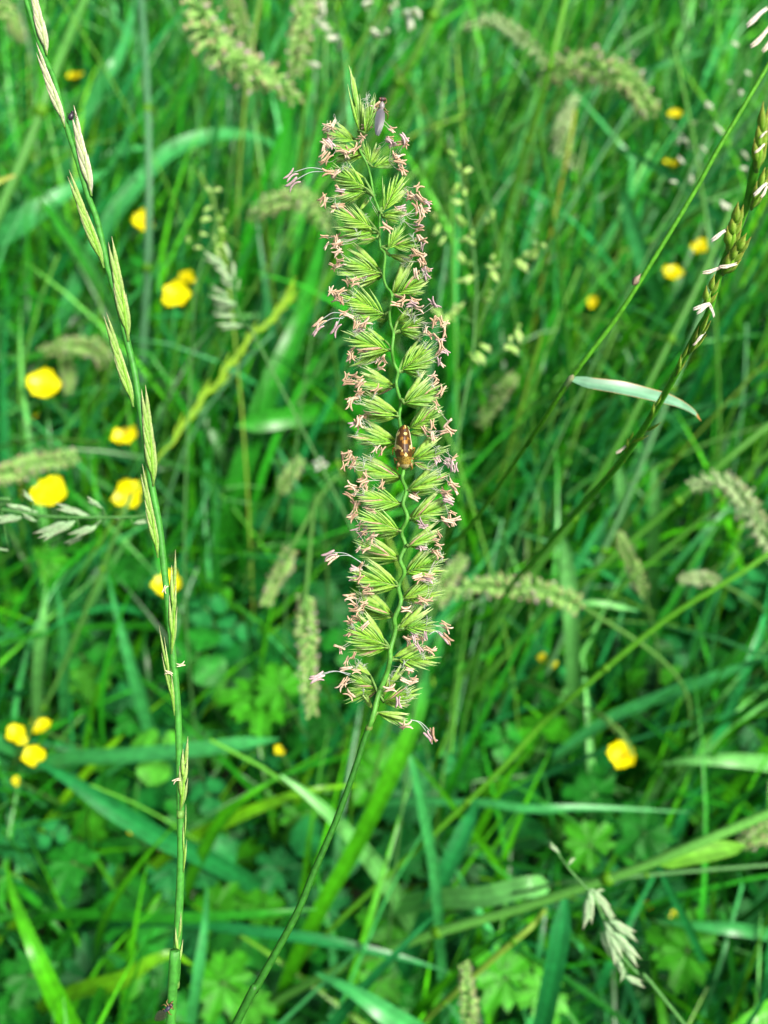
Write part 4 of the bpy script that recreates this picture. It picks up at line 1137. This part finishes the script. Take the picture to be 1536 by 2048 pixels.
panicle('silvery panicle reaching in between the two lower yellow flowers', (0, 550), 3.4125, 0.36, [(1060, 1630), (900, 1650), (600, 1655), (300, 1645), (0, 1600), (-300, 1590)], [],
        [(230, 1545, 150, 1475), (260, 1620, 10, 1570), (150, 1650, -60, 1680), (250, 1680, 150, 1635), (620, 1650, 370, 1565), (510, 1680, 245, 1790), (420, 1730, 270, 1810), (660, 1710, 470, 1790), (690, 1670, 640, 1720), (700, 1590, 590, 1520), (750, 1650, 815, 1660), (910, 1700, 1010, 1675), (560, 1785, 445, 1840), (60, 1880, -40, 1860)], 'grey', 40)
panicle('grey-green heavy panicle drooping below the big fallen stalk', (880, 1500), 2.3415, 0.28, [(520, 430), (590, 540), (660, 620), (720, 690), (770, 800), (850, 960), (960, 1080), (1060, 1180)], [],
        [(700, 660, 690, 840), (700, 650, 800, 760), (740, 700, 830, 810), (770, 800, 840, 1000), (750, 850, 800, 960), (790, 800, 930, 880), (800, 850, 940, 1000), (860, 1020, 850, 1090), (720, 670, 770, 650), (800, 940, 870, 1060), (860, 1060, 960, 1100), (600, 540, 630, 500), (560, 480, 510, 440)], 'grey', 40, tailed=True)
panicle('silvery white spikelets on a thin stalk at the top edge', (600, 0), 3.84, 0.36, [(730, -60), (700, 90), (660, 200), (620, 280), (560, 420), (520, 560)], [[(690, 120), (800, 110), (880, 90)], [(500, 20), (520, 140), (520, 260)]],
        [(740, 30), (700, 70), (790, 110), (830, 140), (870, 90), (900, 100), (850, 180), (620, 270), (580, 260), (660, 250), (510, 60), (520, 20)], 'white', 30)
panicle('white-tipped spikelets drooping above the fly beside the tan head', (600, 0), 3.84, 0.35, [(330, -60), (250, 90), (290, 230), (330, 360), (340, 500)], [[(250, 90), (180, 150), (150, 190)]],
        [(170, 70), (150, 130), (180, 190), (200, 220), (270, 300), (240, 290), (100, 500), (310, 350), (140, 40)], 'white', 30)
panicle('faint panicle with pale drooping spikelets beside the slanting rye spike', (1136, 0), 3.4125, 0.33, [(1290, 380), (1150, 560), (1020, 800), (920, 980), (820, 1200), (700, 1450), (560, 1700)], [[(1000, 850), (830, 830), (700, 1000)], [(1060, 720), (1180, 620)]],
        [(1140, 300), (1100, 560), (1180, 630), (960, 720), (1010, 870), (1040, 890), (750, 970), (800, 960), (900, 1000), (930, 1020), (770, 1090), (1210, 1060), (1200, 1150), (1060, 1400), (860, 840), (1230, 500), (1090, 1410), (720, 1240), (840, 1230)], 'white', 20)


# ------------------------------------------------------------------ yellow flowers
def petal_mesh(seed):
    r = np.random.default_rng(seed); b = MB(); v, c = [], []; wob = r.uniform(0.82, 1.12); k1, k2 = r.uniform(0, 6), r.uniform(0.04, 0.12)
    n, mm = 7, 6
    for i in range(n):
        t = i / (n - 1)
        w = 0.52 * math.sin(math.pi * min(1, 0.06 + 0.80 * t ** 0.85)) ** 0.7 * (1 if t < 0.9 else 0.82)
        for j in range(mm):
            s = -1 + 2 * j / (mm - 1)
            x = t * (wob - 0.16 * s * s * t - (0.10 if s * s < 0.1 else 0) * (t > 0.9)) + k2 * math.sin(4 * s + k1) * t * t
            z = 0.30 * t * t * math.cos(k1) + 0.22 * t * t + 0.26 * (s * w) ** 2 * 2 + r.normal(0, 0.02)
            v.append((x, s * w, z)); c.append(A((0.92, 0.84, 0.002)) * (0.95 + 0.08 * t))
    b.add(v, [(i * mm + j, i * mm + j + 1, (i + 1) * mm + j + 1, (i + 1) * mm + j) for i in range(n - 1) for j in range(mm - 1)], A(c))
    return b.mesh('petal', M_PETAL)


PETALS = [petal_mesh(i) for i in range(6)]
b = MB()
for i in range(26):
    th = i * 2.399; rr = 0.20 * math.sqrt((i + 1) / 26)
    o = A([rr * math.cos(th), rr * math.sin(th), 0.02]); d = nrm(A([rr * math.cos(th) * 1.4, rr * math.sin(th) * 1.4, 0.35]))
    tube(b, [o * 0.3, o + d * 0.12, o + d * 0.2], [0.012, 0.014, 0.024], (0.9, 0.74, 0.004), 5)
blob(b, A([0, 0, 0.04]), A([0, 0, 1.0]), A([1.0, 0, 0]), 0.10, 0.11, 0.11, (0.62, 0.58, 0.01), 8, 6)
STAM = b.mesh('stamen_cluster', M_PETAL)


def buttercup(label, px, py, size, h, elev=0.55, petals=5, tilt=(0, 0), cat='flower', white=None, name='yellow_flower'):
    c = PH(px, py, h); d = depth(c); R = size * K * d / 2 * 0.96
    nz = nrm(nrm(CAM - c) * (1 - elev) + A([tilt[0], tilt[1], 0]) + A([0, 0, 1.0]) * elev)
    foot = A([c[0] + rng.uniform(-0.03, 0.03), c[1] + rng.uniform(-0.01, 0.04), -0.01])
    r_ = thing(name, label, cat, foot, 'yellow meadow flowers' if name == 'yellow_flower' else 'white meadow flowers')
    mb = MB(); q = spline([foot, foot * 0.4 + c * 0.6 + A([0.004, 0.003, -0.01]), c - nz * R * 0.12], 20)
    tube(mb, q, np.linspace(0.0011, 0.0007, 20), (0.07, 0.22, 0.04), 6); part('stalk', mb, M_STEM, r_)
    e1 = nrm(np.cross(nz, A([0.3, 0.9, 0.1]))); e2 = np.cross(nz, e1)
    ph0 = rng.uniform(0, 6.28)
    cup = 0.10
    for i in range(petals):
        th = ph0 + 2 * math.pi * i / 5 + rng.uniform(-0.1, 0.1)
        out = e1 * math.cos(th) + e2 * math.sin(th)
        cu = cup + rng.uniform(-0.25, 0.30)
        x = out * math.cos(cu) + nz * math.sin(cu); z = nz * math.cos(cu) - out * math.sin(cu)
        put('petal', PETALS[rng.integers(6)] if white is None else white, r_, c + out * R * 0.05, x, z, (R * 1.04, R * (rng.uniform(0.98, 1.18) if white is None else 0.75), R))
    put('stamen_cluster', STAM, r_, c, e1, nz, R * 1.15)
    mb = MB()
    for i in range(5):
        th = ph0 + 0.6 + 2 * math.pi * i / 5
        out = e1 * math.cos(th) + e2 * math.sin(th)
        husk(mb, c - nz * R * 0.04, out - nz * 0.25, R * 0.6, R * 0.14, np.cross(nz, out), (0.18, 0.34, 0.05), (0.3, 0.42, 0.08), (0.22, 0.4, 0.08))
    part('calyx', mb, M_HUSK, r_)
    protect(px, py, size * 0.42, d)
    for fx, fy in ((-0.3, 0), (0.3, 0), (0, -0.3), (0, 0.3)):
        protect(px + size * fx, py + size * fy, size * 0.3, d)
    return r_


FLW = [
    ('round yellow flower crossed by the straight grey-green stalk', 288, 444, 52, .15, 0.5, 5), ('yellow flower half hidden near the stout corner stalk', 152, 152, 40, .12, 0.8, 3),
    ('round glossy yellow flower of the pair above the lime spike', 355, 592, 62, .15, 0.55, 5), ('smaller yellow flower peeping out behind the round glossy one', 372, 556, 34, .13, 0.9, 5),
    ('shaggy open yellow flower below the level seed head', 87, 772, 68, .14, 0.35, 5), ('ragged yellow flower losing petals behind the rye grass stem', 252, 868, 68, .13, 0.3, 3),
    ('big open yellow flower behind the silvery panicle', 100, 985, 74, .13, 0.35, 5), ('yellow flower touching the rye grass stem beside the silvery panicle', 260, 988, 66, .13, 0.35, 5),
    ('yellow flower split by the rye grass spikelet in front of it', 334, 1168, 70, .11, 0.55, 4), ('small top flower of the three close together at the frame edge', 80, 1456, 42, .09, 0.75, 5),
    ('flat outer flower of the three close together at the frame edge', 32, 1472, 46, .09, 0.6, 5), ('lowest and largest of the three flowers at the frame edge', 67, 1512, 52, .09, 0.6, 5),
    ('deep yellow drooping flower under the lime beaded head', 1246, 1512, 66, .12, 0.45, 5), ('tiny oval yellow flower under the arching top head', 1350, 229, 27, .16, 0.8, 5),
    ('dull small yellow flower half hidden in the faint panicle', 1342, 328, 32, .14, 0.9, 4), ('oval yellow flower beside the slanting rye spike', 1402, 496, 40, .15, 0.75, 5),
    ('round orange-yellow flower below the oval one', 1346, 547, 42, .15, 0.6, 5), ('tiny round orange flower above the twisted grey-green leaf', 1186, 605, 28, .13, 0.6, 5),
    ('upper of two tiny yellow flowers beside the upright pale blade', 1086, 1316, 22, .08, 0.6, 5), ('lower of two tiny yellow flowers beside the upright pale blade', 1104, 1328, 22, .08, 0.6, 5),
    ('little yellow flower in the shade beside the lower rye grass stem', 266, 1663, 24, .07, 0.7, 4), ('tiny yellow flower lying on the blade near the bright leaf', 561, 1500, 24, .10, 0.9, 3),
    ('small orange bud near the heavy drooping panicle', 1297, 1813, 26, .07, 0.8, 4), ('tiny orange bud beside the small orange one', 1348, 1832, 22, .07, 0.8, 4),
    ('orange speck of a flower under the shaggy yellow one', 75, 832, 16, .08, 0.8, 4), ('small yellow bud beneath the three flowers at the edge', 35, 1562, 22, .08, 0.9, 3),
]
for (lab, x, y, s, h, el, npet) in FLW:
    buttercup(lab, x, y, s, h, el, npet)
b = MB(); v = [(t, s * 0.28 * math.sin(math.pi * (0.1 + 0.85 * t)), 0.1 * t) for t in np.linspace(0, 1, 6) for s in (-1, 0, 1)]
b.add(v, [(i * 3 + j, i * 3 + j + 1, i * 3 + j + 4, i * 3 + j + 3) for i in range(5) for j in range(2)], (0.82, 0.84, 0.82))
WP = b.mesh('petal', M_HAIR)
buttercup('tiny white flower in the shade below the short level blade', 641, 930, 30, .10, 0.4, 5, white=WP, name='white_flower')
buttercup('tiny white flower beside the lower rye grass stem', 380, 1788, 26, .05, 0.4, 5, white=WP, name='white_flower')


# ------------------------------------------------------------------ broad leaves
def leaflet_mesh(kind, col, seed):
    r = np.random.default_rng(seed); b = MB(); v, c = [], []
    if kind == 'toothed':                              # three lobes, each with a few blunt teeth
        na = 25
        for q_ in (0.06, 0.55, 1.0):
            for i in range(na):
                th = math.radians(-82 + 164 * i / (na - 1)); ad = abs(math.degrees(th))
                rr = (0.66 + 0.34 * math.cos(th * 1.25)) * (1 - 0.36 * math.exp(-((ad - 26) / 7) ** 2) * q_ - 0.16 * math.exp(-((ad - 58) / 6) ** 2) * q_)
                if q_ == 1.0:
                    rr *= 1 - 0.11 * (i % 2) + r.normal(0, 0.02)
                rr *= q_
                z = -0.22 * (rr * math.cos(th)) ** 2 + 0.10 * abs(math.sin(th * 3.4)) * rr + r.normal(0, 0.012)
                v.append((rr * math.cos(th), rr * math.sin(th) * 0.92, z))
                vein = 1.35 if ad < 4 or abs(ad - 48) < 4 else 1.0
                c.append(A(col) * vein * r.uniform(0.86, 1.12))
        b.add(v, [(k_ * na + j, k_ * na + j + 1, (k_ + 1) * na + j + 1, (k_ + 1) * na + j) for k_ in range(2) for j in range(na - 1)], A(c))
        return b
    if True:
        wl = [0.03, 0.20, 0.36, 0.48, 0.56, 0.60, 0.60, 0.55, 0.46, 0.30, 0.10]
    n = len(wl)
    for i, w in enumerate(wl):
        t = i / (n - 1)
        for s in (-1, -0.5, 0, 0.5, 1):
            fwd = 0.16 * abs(s) * (1 - t) if kind == 'toothed' else 0.05 * abs(s)
            notch = -0.06 if (kind != 'toothed' and s == 0 and i == n - 1) else 0
            x = t + fwd + notch
            z = 0.10 * abs(s * w) - 0.25 * t * t + 0.03 * math.sin(9 * t + 4 * s) + r.normal(0, 0.012)
            v.append((x, s * w, z))
            k = 1.25 if s == 0 else 1.0
            if kind == 'clover' and abs(t - 0.5 - 0.12 * abs(s)) < 0.10:
                k = 1.5
            c.append(A(col) * k * r.uniform(0.92, 1.08))
    b.add(v, [(i * 5 + j, i * 5 + j + 1, (i + 1) * 5 + j + 1, (i + 1) * 5 + j) for i in range(n - 1) for j in range(4)], A(c))
    return b


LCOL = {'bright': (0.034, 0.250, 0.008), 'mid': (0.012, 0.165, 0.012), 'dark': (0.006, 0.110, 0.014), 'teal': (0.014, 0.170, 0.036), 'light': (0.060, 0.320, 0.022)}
LFM = {(k, c): [leaflet_mesh(k, LCOL[c], 3 * i + hash(k + c) * 0 + len(c)) for i in range(2)] for k in ('toothed', 'clover') for c in LCOL}
LFMESH = {kc: [b.mesh('leaflet', M_LEAF) for b in bs] for kc, bs in LFM.items()}


def leaf(label, kind, ck, px, py, size, h, rot=0.0, lean=0.35):
    c = PH(px, py, h); d = depth(c); R = size * K * d / 2
    nz = nrm(A([0, 0, 1.0]) * (1 - lean) + nrm(CAM - c) * lean + rng.normal(0, 0.12, 3))
    foot = A([c[0] + rng.uniform(-0.02, 0.02), c[1] + rng.uniform(0.0, 0.03), -0.01])
    r_ = thing('toothed_leaf' if kind == 'toothed' else 'clover_leaf', label, 'leaf', foot, 'broad leaves among the grass')
    mb = MB(); tube(mb, spline([foot, foot * 0.5 + c * 0.5 + A([0.003, 0, 0.004]), c], 10), 0.0008, (0.07, 0.2, 0.04), 6); part('leaf_stalk', mb, M_STEM, r_)
    e1 = nrm(np.cross(nz, A([1.0, 0.2, 0.1]))); e2 = np.cross(nz, e1)
    for k in range(3):
        th = rot + (k - 1) * (1.65 if kind == 'toothed' else 2.05) + rng.uniform(-0.12, 0.12)
        out = e1 * math.cos(th) + e2 * math.sin(th)
        out = out + nz * rng.uniform(-0.12, 0.18)
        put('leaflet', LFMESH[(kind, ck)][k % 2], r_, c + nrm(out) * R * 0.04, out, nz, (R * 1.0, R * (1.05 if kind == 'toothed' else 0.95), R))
    protect(px, py, size * 0.30, d)
    for k in range(6):
        protect(px + size * 0.3 * math.cos(k * 1.05), py + size * 0.3 * math.sin(k * 1.05), size * 0.16, d)
    return r_


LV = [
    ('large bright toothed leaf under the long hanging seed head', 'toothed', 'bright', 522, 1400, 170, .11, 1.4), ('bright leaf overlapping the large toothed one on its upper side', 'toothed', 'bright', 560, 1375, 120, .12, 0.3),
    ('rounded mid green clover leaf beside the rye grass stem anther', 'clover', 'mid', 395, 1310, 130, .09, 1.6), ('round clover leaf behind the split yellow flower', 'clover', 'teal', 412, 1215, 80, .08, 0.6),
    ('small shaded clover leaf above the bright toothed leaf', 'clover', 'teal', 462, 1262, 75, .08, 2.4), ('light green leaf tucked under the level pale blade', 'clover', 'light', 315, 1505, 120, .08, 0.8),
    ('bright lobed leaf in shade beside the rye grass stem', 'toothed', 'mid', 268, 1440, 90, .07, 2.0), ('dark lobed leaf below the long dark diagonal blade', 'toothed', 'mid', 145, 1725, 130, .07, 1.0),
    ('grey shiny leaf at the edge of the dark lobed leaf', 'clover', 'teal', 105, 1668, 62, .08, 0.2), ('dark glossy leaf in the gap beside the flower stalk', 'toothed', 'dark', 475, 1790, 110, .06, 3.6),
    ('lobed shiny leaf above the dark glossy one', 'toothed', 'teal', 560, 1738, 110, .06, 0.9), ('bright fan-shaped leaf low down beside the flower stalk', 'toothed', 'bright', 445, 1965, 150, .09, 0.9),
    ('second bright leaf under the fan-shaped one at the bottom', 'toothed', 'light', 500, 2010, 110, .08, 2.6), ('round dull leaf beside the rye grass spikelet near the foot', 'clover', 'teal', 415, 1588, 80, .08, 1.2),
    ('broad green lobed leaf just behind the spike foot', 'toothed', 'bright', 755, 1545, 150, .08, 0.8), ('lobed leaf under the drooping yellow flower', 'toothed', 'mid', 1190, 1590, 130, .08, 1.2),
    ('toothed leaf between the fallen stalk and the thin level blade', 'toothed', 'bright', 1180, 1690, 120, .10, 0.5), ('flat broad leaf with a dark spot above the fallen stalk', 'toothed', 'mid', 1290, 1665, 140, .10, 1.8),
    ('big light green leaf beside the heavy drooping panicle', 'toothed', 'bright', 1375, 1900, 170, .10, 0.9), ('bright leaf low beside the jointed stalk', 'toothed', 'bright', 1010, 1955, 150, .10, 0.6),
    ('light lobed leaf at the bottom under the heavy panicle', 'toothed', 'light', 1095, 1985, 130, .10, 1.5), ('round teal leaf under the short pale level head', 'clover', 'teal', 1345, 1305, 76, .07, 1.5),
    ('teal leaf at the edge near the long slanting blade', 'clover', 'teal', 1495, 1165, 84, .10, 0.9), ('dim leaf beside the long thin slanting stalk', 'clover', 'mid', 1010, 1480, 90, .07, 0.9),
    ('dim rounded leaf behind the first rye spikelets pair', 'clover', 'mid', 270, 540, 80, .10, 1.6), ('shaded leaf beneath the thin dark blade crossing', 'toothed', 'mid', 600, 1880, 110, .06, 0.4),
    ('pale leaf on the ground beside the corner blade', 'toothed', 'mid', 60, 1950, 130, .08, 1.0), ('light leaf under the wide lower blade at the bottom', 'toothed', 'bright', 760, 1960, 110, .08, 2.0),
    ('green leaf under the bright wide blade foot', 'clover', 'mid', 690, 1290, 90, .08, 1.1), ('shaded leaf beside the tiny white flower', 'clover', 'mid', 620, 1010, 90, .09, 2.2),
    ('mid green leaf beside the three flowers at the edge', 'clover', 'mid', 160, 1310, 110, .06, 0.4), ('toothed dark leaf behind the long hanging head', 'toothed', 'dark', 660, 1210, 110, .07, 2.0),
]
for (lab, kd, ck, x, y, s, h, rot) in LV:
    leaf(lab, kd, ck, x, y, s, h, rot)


# ------------------------------------------------------------------ the mass of the meadow
PA = A(PROT)


def blocked(pts):
    """pts N x k x 3 -> True where a plant would hide something that the photo shows, or stand too close to the lens"""
    if pts.shape[1] > 1:                               # look between the joints of a blade as well
        a_, b_ = pts[:, :-1], pts[:, 1:]
        pts = np.concatenate([a_, a_ * 0.67 + b_ * 0.33, a_ * 0.33 + b_ * 0.67, pts[:, -1:]], 1)
    q = pts - CAM
    d = q @ FW
    px = 768 + (q @ RT) / d / K; py = 1024 - (q @ UP) / d / K
    bad = ((d < 0.27) & (px > -250) & (px < 1790) & (py > -250) & (py < 2300)).any(1) | (d < 0.02).any(1) & (np.abs(q[..., 0]) < 0.2).any(1)
    for (x, y, r, dd_) in PA:
        bad |= (((px - x) ** 2 + (py - y) ** 2 < r * r) & (d < dd_ - 0.003) & (d > 0.05)).any(1)
    return bad


def mass(N, seed, xr, yr, Lr, Wr, th0, th1, pal, pw, bias=(1.0, 0.9), frac=0.6, k=9, thin=False, dens=None):
    r = np.random.default_rng(seed)
    x = r.uniform(*xr, N); y = r.uniform(*yr, N)
    if dens is not None:
        keep = r.random(N) < dens(x, y)
        x, y = x[keep], y[keep]; N = len(x)
    L = r.uniform(*Lr, N); W = r.uniform(*Wr, N)
    bphi = math.atan2(bias[1], bias[0])
    phi = np.where(r.random(N) < frac, r.normal(bphi, 0.55, N), r.uniform(0, 2 * math.pi, N))
    a0 = np.abs(r.normal(0, th0, N)); a1 = a0 + np.abs(r.normal(th1, th1 * 0.5, N))
    kink = r.random(N) < 0.12
    t = np.linspace(0, 1, k)
    ang = a0[:, None] + (a1 - a0)[:, None] * t[None, :] ** 1.4 + np.where(kink[:, None] & (t[None, :] > r.uniform(0.4, 0.8, N)[:, None]), 1.0, 0)
    ph = phi[:, None] + r.normal(0, 0.25, N)[:, None] * t[None, :]
    tg = np.stack([np.sin(ang) * np.cos(ph), np.sin(ang) * np.sin(ph), np.cos(ang)], -1)
    st = tg * (L / (k - 1))[:, None, None]
    pos = np.concatenate([np.zeros((N, 1, 3)), np.cumsum(st[:, :-1], 1)], 1)
    pos[:, :, 0] += x[:, None]; pos[:, :, 1] += y[:, None]
    pos[:, :, 2] = np.maximum(pos[:, :, 2], 0.004 + 0.02 * r.random(N)[:, None] * t[None, :])
    ok = ~blocked(pos)
    pos, tg, W, phi, ph = pos[ok], tg[ok], W[ok], phi[ok], ph[ok]; N = len(W)
    perp = np.stack([-np.sin(ph), np.cos(ph), np.zeros_like(ph)], -1)
    roll = r.normal(0, 0.6, N)[:, None] + r.normal(0, 0.7, N)[:, None] * t[None, :]
    nr = np.cross(tg, perp)
    wv = perp * np.cos(roll)[..., None] + nr * np.sin(roll)[..., None]
    nv = np.cross(tg, wv)
    prof = np.minimum(0.55 + 1.6 * t, (1 - t) * 2.0 + 0.04) if not thin else np.ones(k) * 1.0
    prof = np.clip(prof, 0.03, 1.0)
    ww = W[:, None] * prof[None, :]
    c0 = A(pal)[r.choice(len(pal), N, p=A(pw) / sum(pw))] * r.uniform(0.5, 1.5, (N, 1))
    if thin:
        vs = [pos + wv * (ww / 2)[..., None], pos + nv * (ww / 2)[..., None], pos - wv * (ww / 2)[..., None], pos - nv * (ww / 2)[..., None]]
        cs = [1.0, 1.0, 1.0, 1.0]; pairs = [(0, 1), (1, 2), (2, 3), (3, 0)]
    else:
        vs = [pos - wv * (ww / 2)[..., None] + nv * (0.14 * ww)[..., None], pos, pos + wv * (ww / 2)[..., None] + nv * (0.14 * ww)[..., None]]
        cs = [1.0, 1.25, 1.0]; pairs = [(0, 1), (1, 2)]
    m_ = len(vs)
    V = np.stack(vs, 2).reshape(-1, 3)
    C = np.stack([np.repeat(c0[:, None, :], k, 1) * (0.9 + 0.25 * t[None, :, None]) * s for s in cs], 2).reshape(-1, 3)
    base = (np.arange(N) * k * m_)[:, None] + (np.arange(k - 1) * m_)[None, :]
    base = base.reshape(-1)
    F = np.concatenate([np.stack([base + a, base + b_, base + m_ + b_, base + m_ + a], 1) for a, b_ in pairs])
    return V, F, C


def big_mesh(name, chunks, mat):
    V, F, C, o = [], [], [], 0
    for v, f, c in chunks:
        V.append(v); F.append(f + o); C.append(c); o += len(v)
    V, F, C = np.vstack(V), np.vstack(F), np.vstack(C)
    me = bpy.data.meshes.new(name)
    me.vertices.add(len(V)); me.vertices.foreach_set('co', V.ravel())
    me.loops.add(F.size); me.loops.foreach_set('vertex_index', F.ravel().astype(np.int32))
    me.polygons.add(len(F)); me.polygons.foreach_set('loop_start', np.arange(0, F.size, F.shape[1], dtype=np.int32))
    at = me.color_attributes.new('Col', 'FLOAT_COLOR', 'POINT')
    cc = np.ones((len(V), 4)); cc[:, :3] = C
    at.data.foreach_set('color', cc.ravel())
    me.polygons.foreach_set('use_smooth', [True] * len(F))
    me.materials.append(mat)
    me.update(calc_edges=True)
    o_ = bpy.data.objects.new(name, me); link(o_); o_['kind'] = 'stuff'
    return o_


PAL = [GREEN[k] for k in ('mid', 'dark', 'bright', 'glau', 'teal', 'pale', 'yellow', 'straw')]
leafy = lambda x, y: np.clip(0.55 + 0.9 * (y - 0.25) + 0.5 * x, 0.55, 1.0)     # the turf is thinner low in the view, where broad leaves show
ch = [
    mass(6400, 1, (-0.50, 0.50), (-0.05, 0.55), (0.09, 0.23), (0.0024, 0.0052), 0.35, 1.0, PAL, [30, 20, 18, 14, 12, 4, 3, 0.0], dens=leafy),
    mass(8500, 2, (-0.80, 0.85), (0.45, 1.15), (0.12, 0.30), (0.0024, 0.0058), 0.28, 0.85, PAL, [30, 18, 18, 13, 13, 5, 3, 0.0]),
    mass(9000, 3, (-1.7, 1.8), (1.1, 2.6), (0.18, 0.42), (0.0045, 0.010), 0.25, 0.8, PAL, [30, 20, 18, 12, 12, 5, 3, 0.0]),
    mass(5000, 4, (-3.2, 3.2), (2.5, 5.5), (0.3, 0.5), (0.008, 0.016), 0.25, 0.8, PAL, [30, 22, 18, 12, 12, 4, 3, 0.0], k=6),
    mass(2600, 9, (-1.5, 1.5), (-1.4, 0.1), (0.10, 0.26), (0.003, 0.006), 0.3, 0.9, PAL, [30, 22, 16, 12, 14, 3, 3, 0.0], k=6),
    mass(380, 21, (-0.45, 0.5), (0.15, 1.0), (0.14, 0.32), (0.0055, 0.009), 0.3, 1.0, [GREEN[k] for k in ('glau', 'teal', 'mid', 'pale')], [12, 12, 10, 2], frac=0.7, k=12),
    mass(3000, 12, (-0.45, 0.45), (-0.10, 0.60), (0.10, 0.26), (0.0014, 0.0040), 0.9, 0.75, PAL, [30, 14, 20, 18, 14, 6, 4, 0.0], bias=(1, 0.1), frac=0.5),
]
big_mesh('grass', ch, M_GRASS)
SPAL = [(0.07, 0.26, 0.025), (0.10, 0.30, 0.03), (0.20, 0.36, 0.04), (0.08, 0.24, 0.10), (0.36, 0.24, 0.06)]
ch = [
    mass(300, 5, (-0.15, 0.62), (0.20, 0.80), (0.20, 0.38), (0.0010, 0.0018), 0.35, 0.45, SPAL, [30, 25, 12, 15, 0.2], bias=(1, 0.7), frac=0.85, thin=True),
    mass(260, 6, (-0.6, 0.1), (0.15, 0.80), (0.14, 0.32), (0.0009, 0.0016), 0.35, 0.6, SPAL, [30, 25, 12, 15, 0.2], bias=(0.4, 1), frac=0.6, thin=True),
    mass(260, 7, (-1.2, 1.3), (0.8, 2.2), (0.3, 0.55), (0.0013, 0.0022), 0.3, 0.5, SPAL, [30, 25, 14, 15, 1], bias=(1, 0.7), frac=0.7, thin=True),
]
big_mesh('grass_stalks', ch, M_STEM)

# ground cover leaves
r = np.random.default_rng(11)
VV, FF, CCc, off = [], [], [], 0
protos = []
for (kd, ck), bs in LFM.items():
    b0 = bs[0]; protos.append((kd, ck, np.vstack(b0.V), A(b0.F), np.vstack(b0.C)))
wts = A([{'bright': 1.5, 'mid': 3, 'dark': 2, 'teal': 1.6, 'light': 0.6}[p[1]] * (1.5 if p[0] == 'toothed' else 1.0) for p in protos]); wts /= wts.sum()
NL = 4600
lx = r.uniform(-0.75, 0.75, NL); ly = r.uniform(-0.15, 1.15, NL)
lx *= np.clip(0.5 + ly * 0.7, 0.5, 1.2)
lh = r.uniform(0.015, 0.075, NL)
blk = blocked(np.stack([lx, ly, lh], -1)[:, None, :])
for i in range(NL):
    if blk[i]:
        continue
    kd, ck, v, f, c = protos[r.choice(len(protos), p=wts)]
    R = r.uniform(0.010, 0.020)
    nz = nrm(A([0, 0, 1.0]) + r.normal(0, 0.28, 3)); e1 = nrm(np.cross(nz, A([1.0, 0.2, 0.1]))); e2 = np.cross(nz, e1)
    rot = r.uniform(0, 6.28); o = A([lx[i], ly[i], lh[i]])
    for k in range(3):
        th = rot + (k - 1) * 1.95
        x = nrm(e1 * math.cos(th) + e2 * math.sin(th) + nz * r.uniform(-0.15, 0.15)); y = nrm(np.cross(nz, x)); z = np.cross(x, y)
        VV.append(o + (v[:, :1] * x + v[:, 1:2] * y + v[:, 2:] * z) * R); FF.append(f + off); CCc.append(c * r.uniform(0.6, 1.2)); off += len(v)
big_mesh('undergrowth', [(np.vstack(VV), np.vstack(FF), np.vstack(CCc))], M_LEAF)
print('anthers', n_anth, 'objects', len(SC.objects))
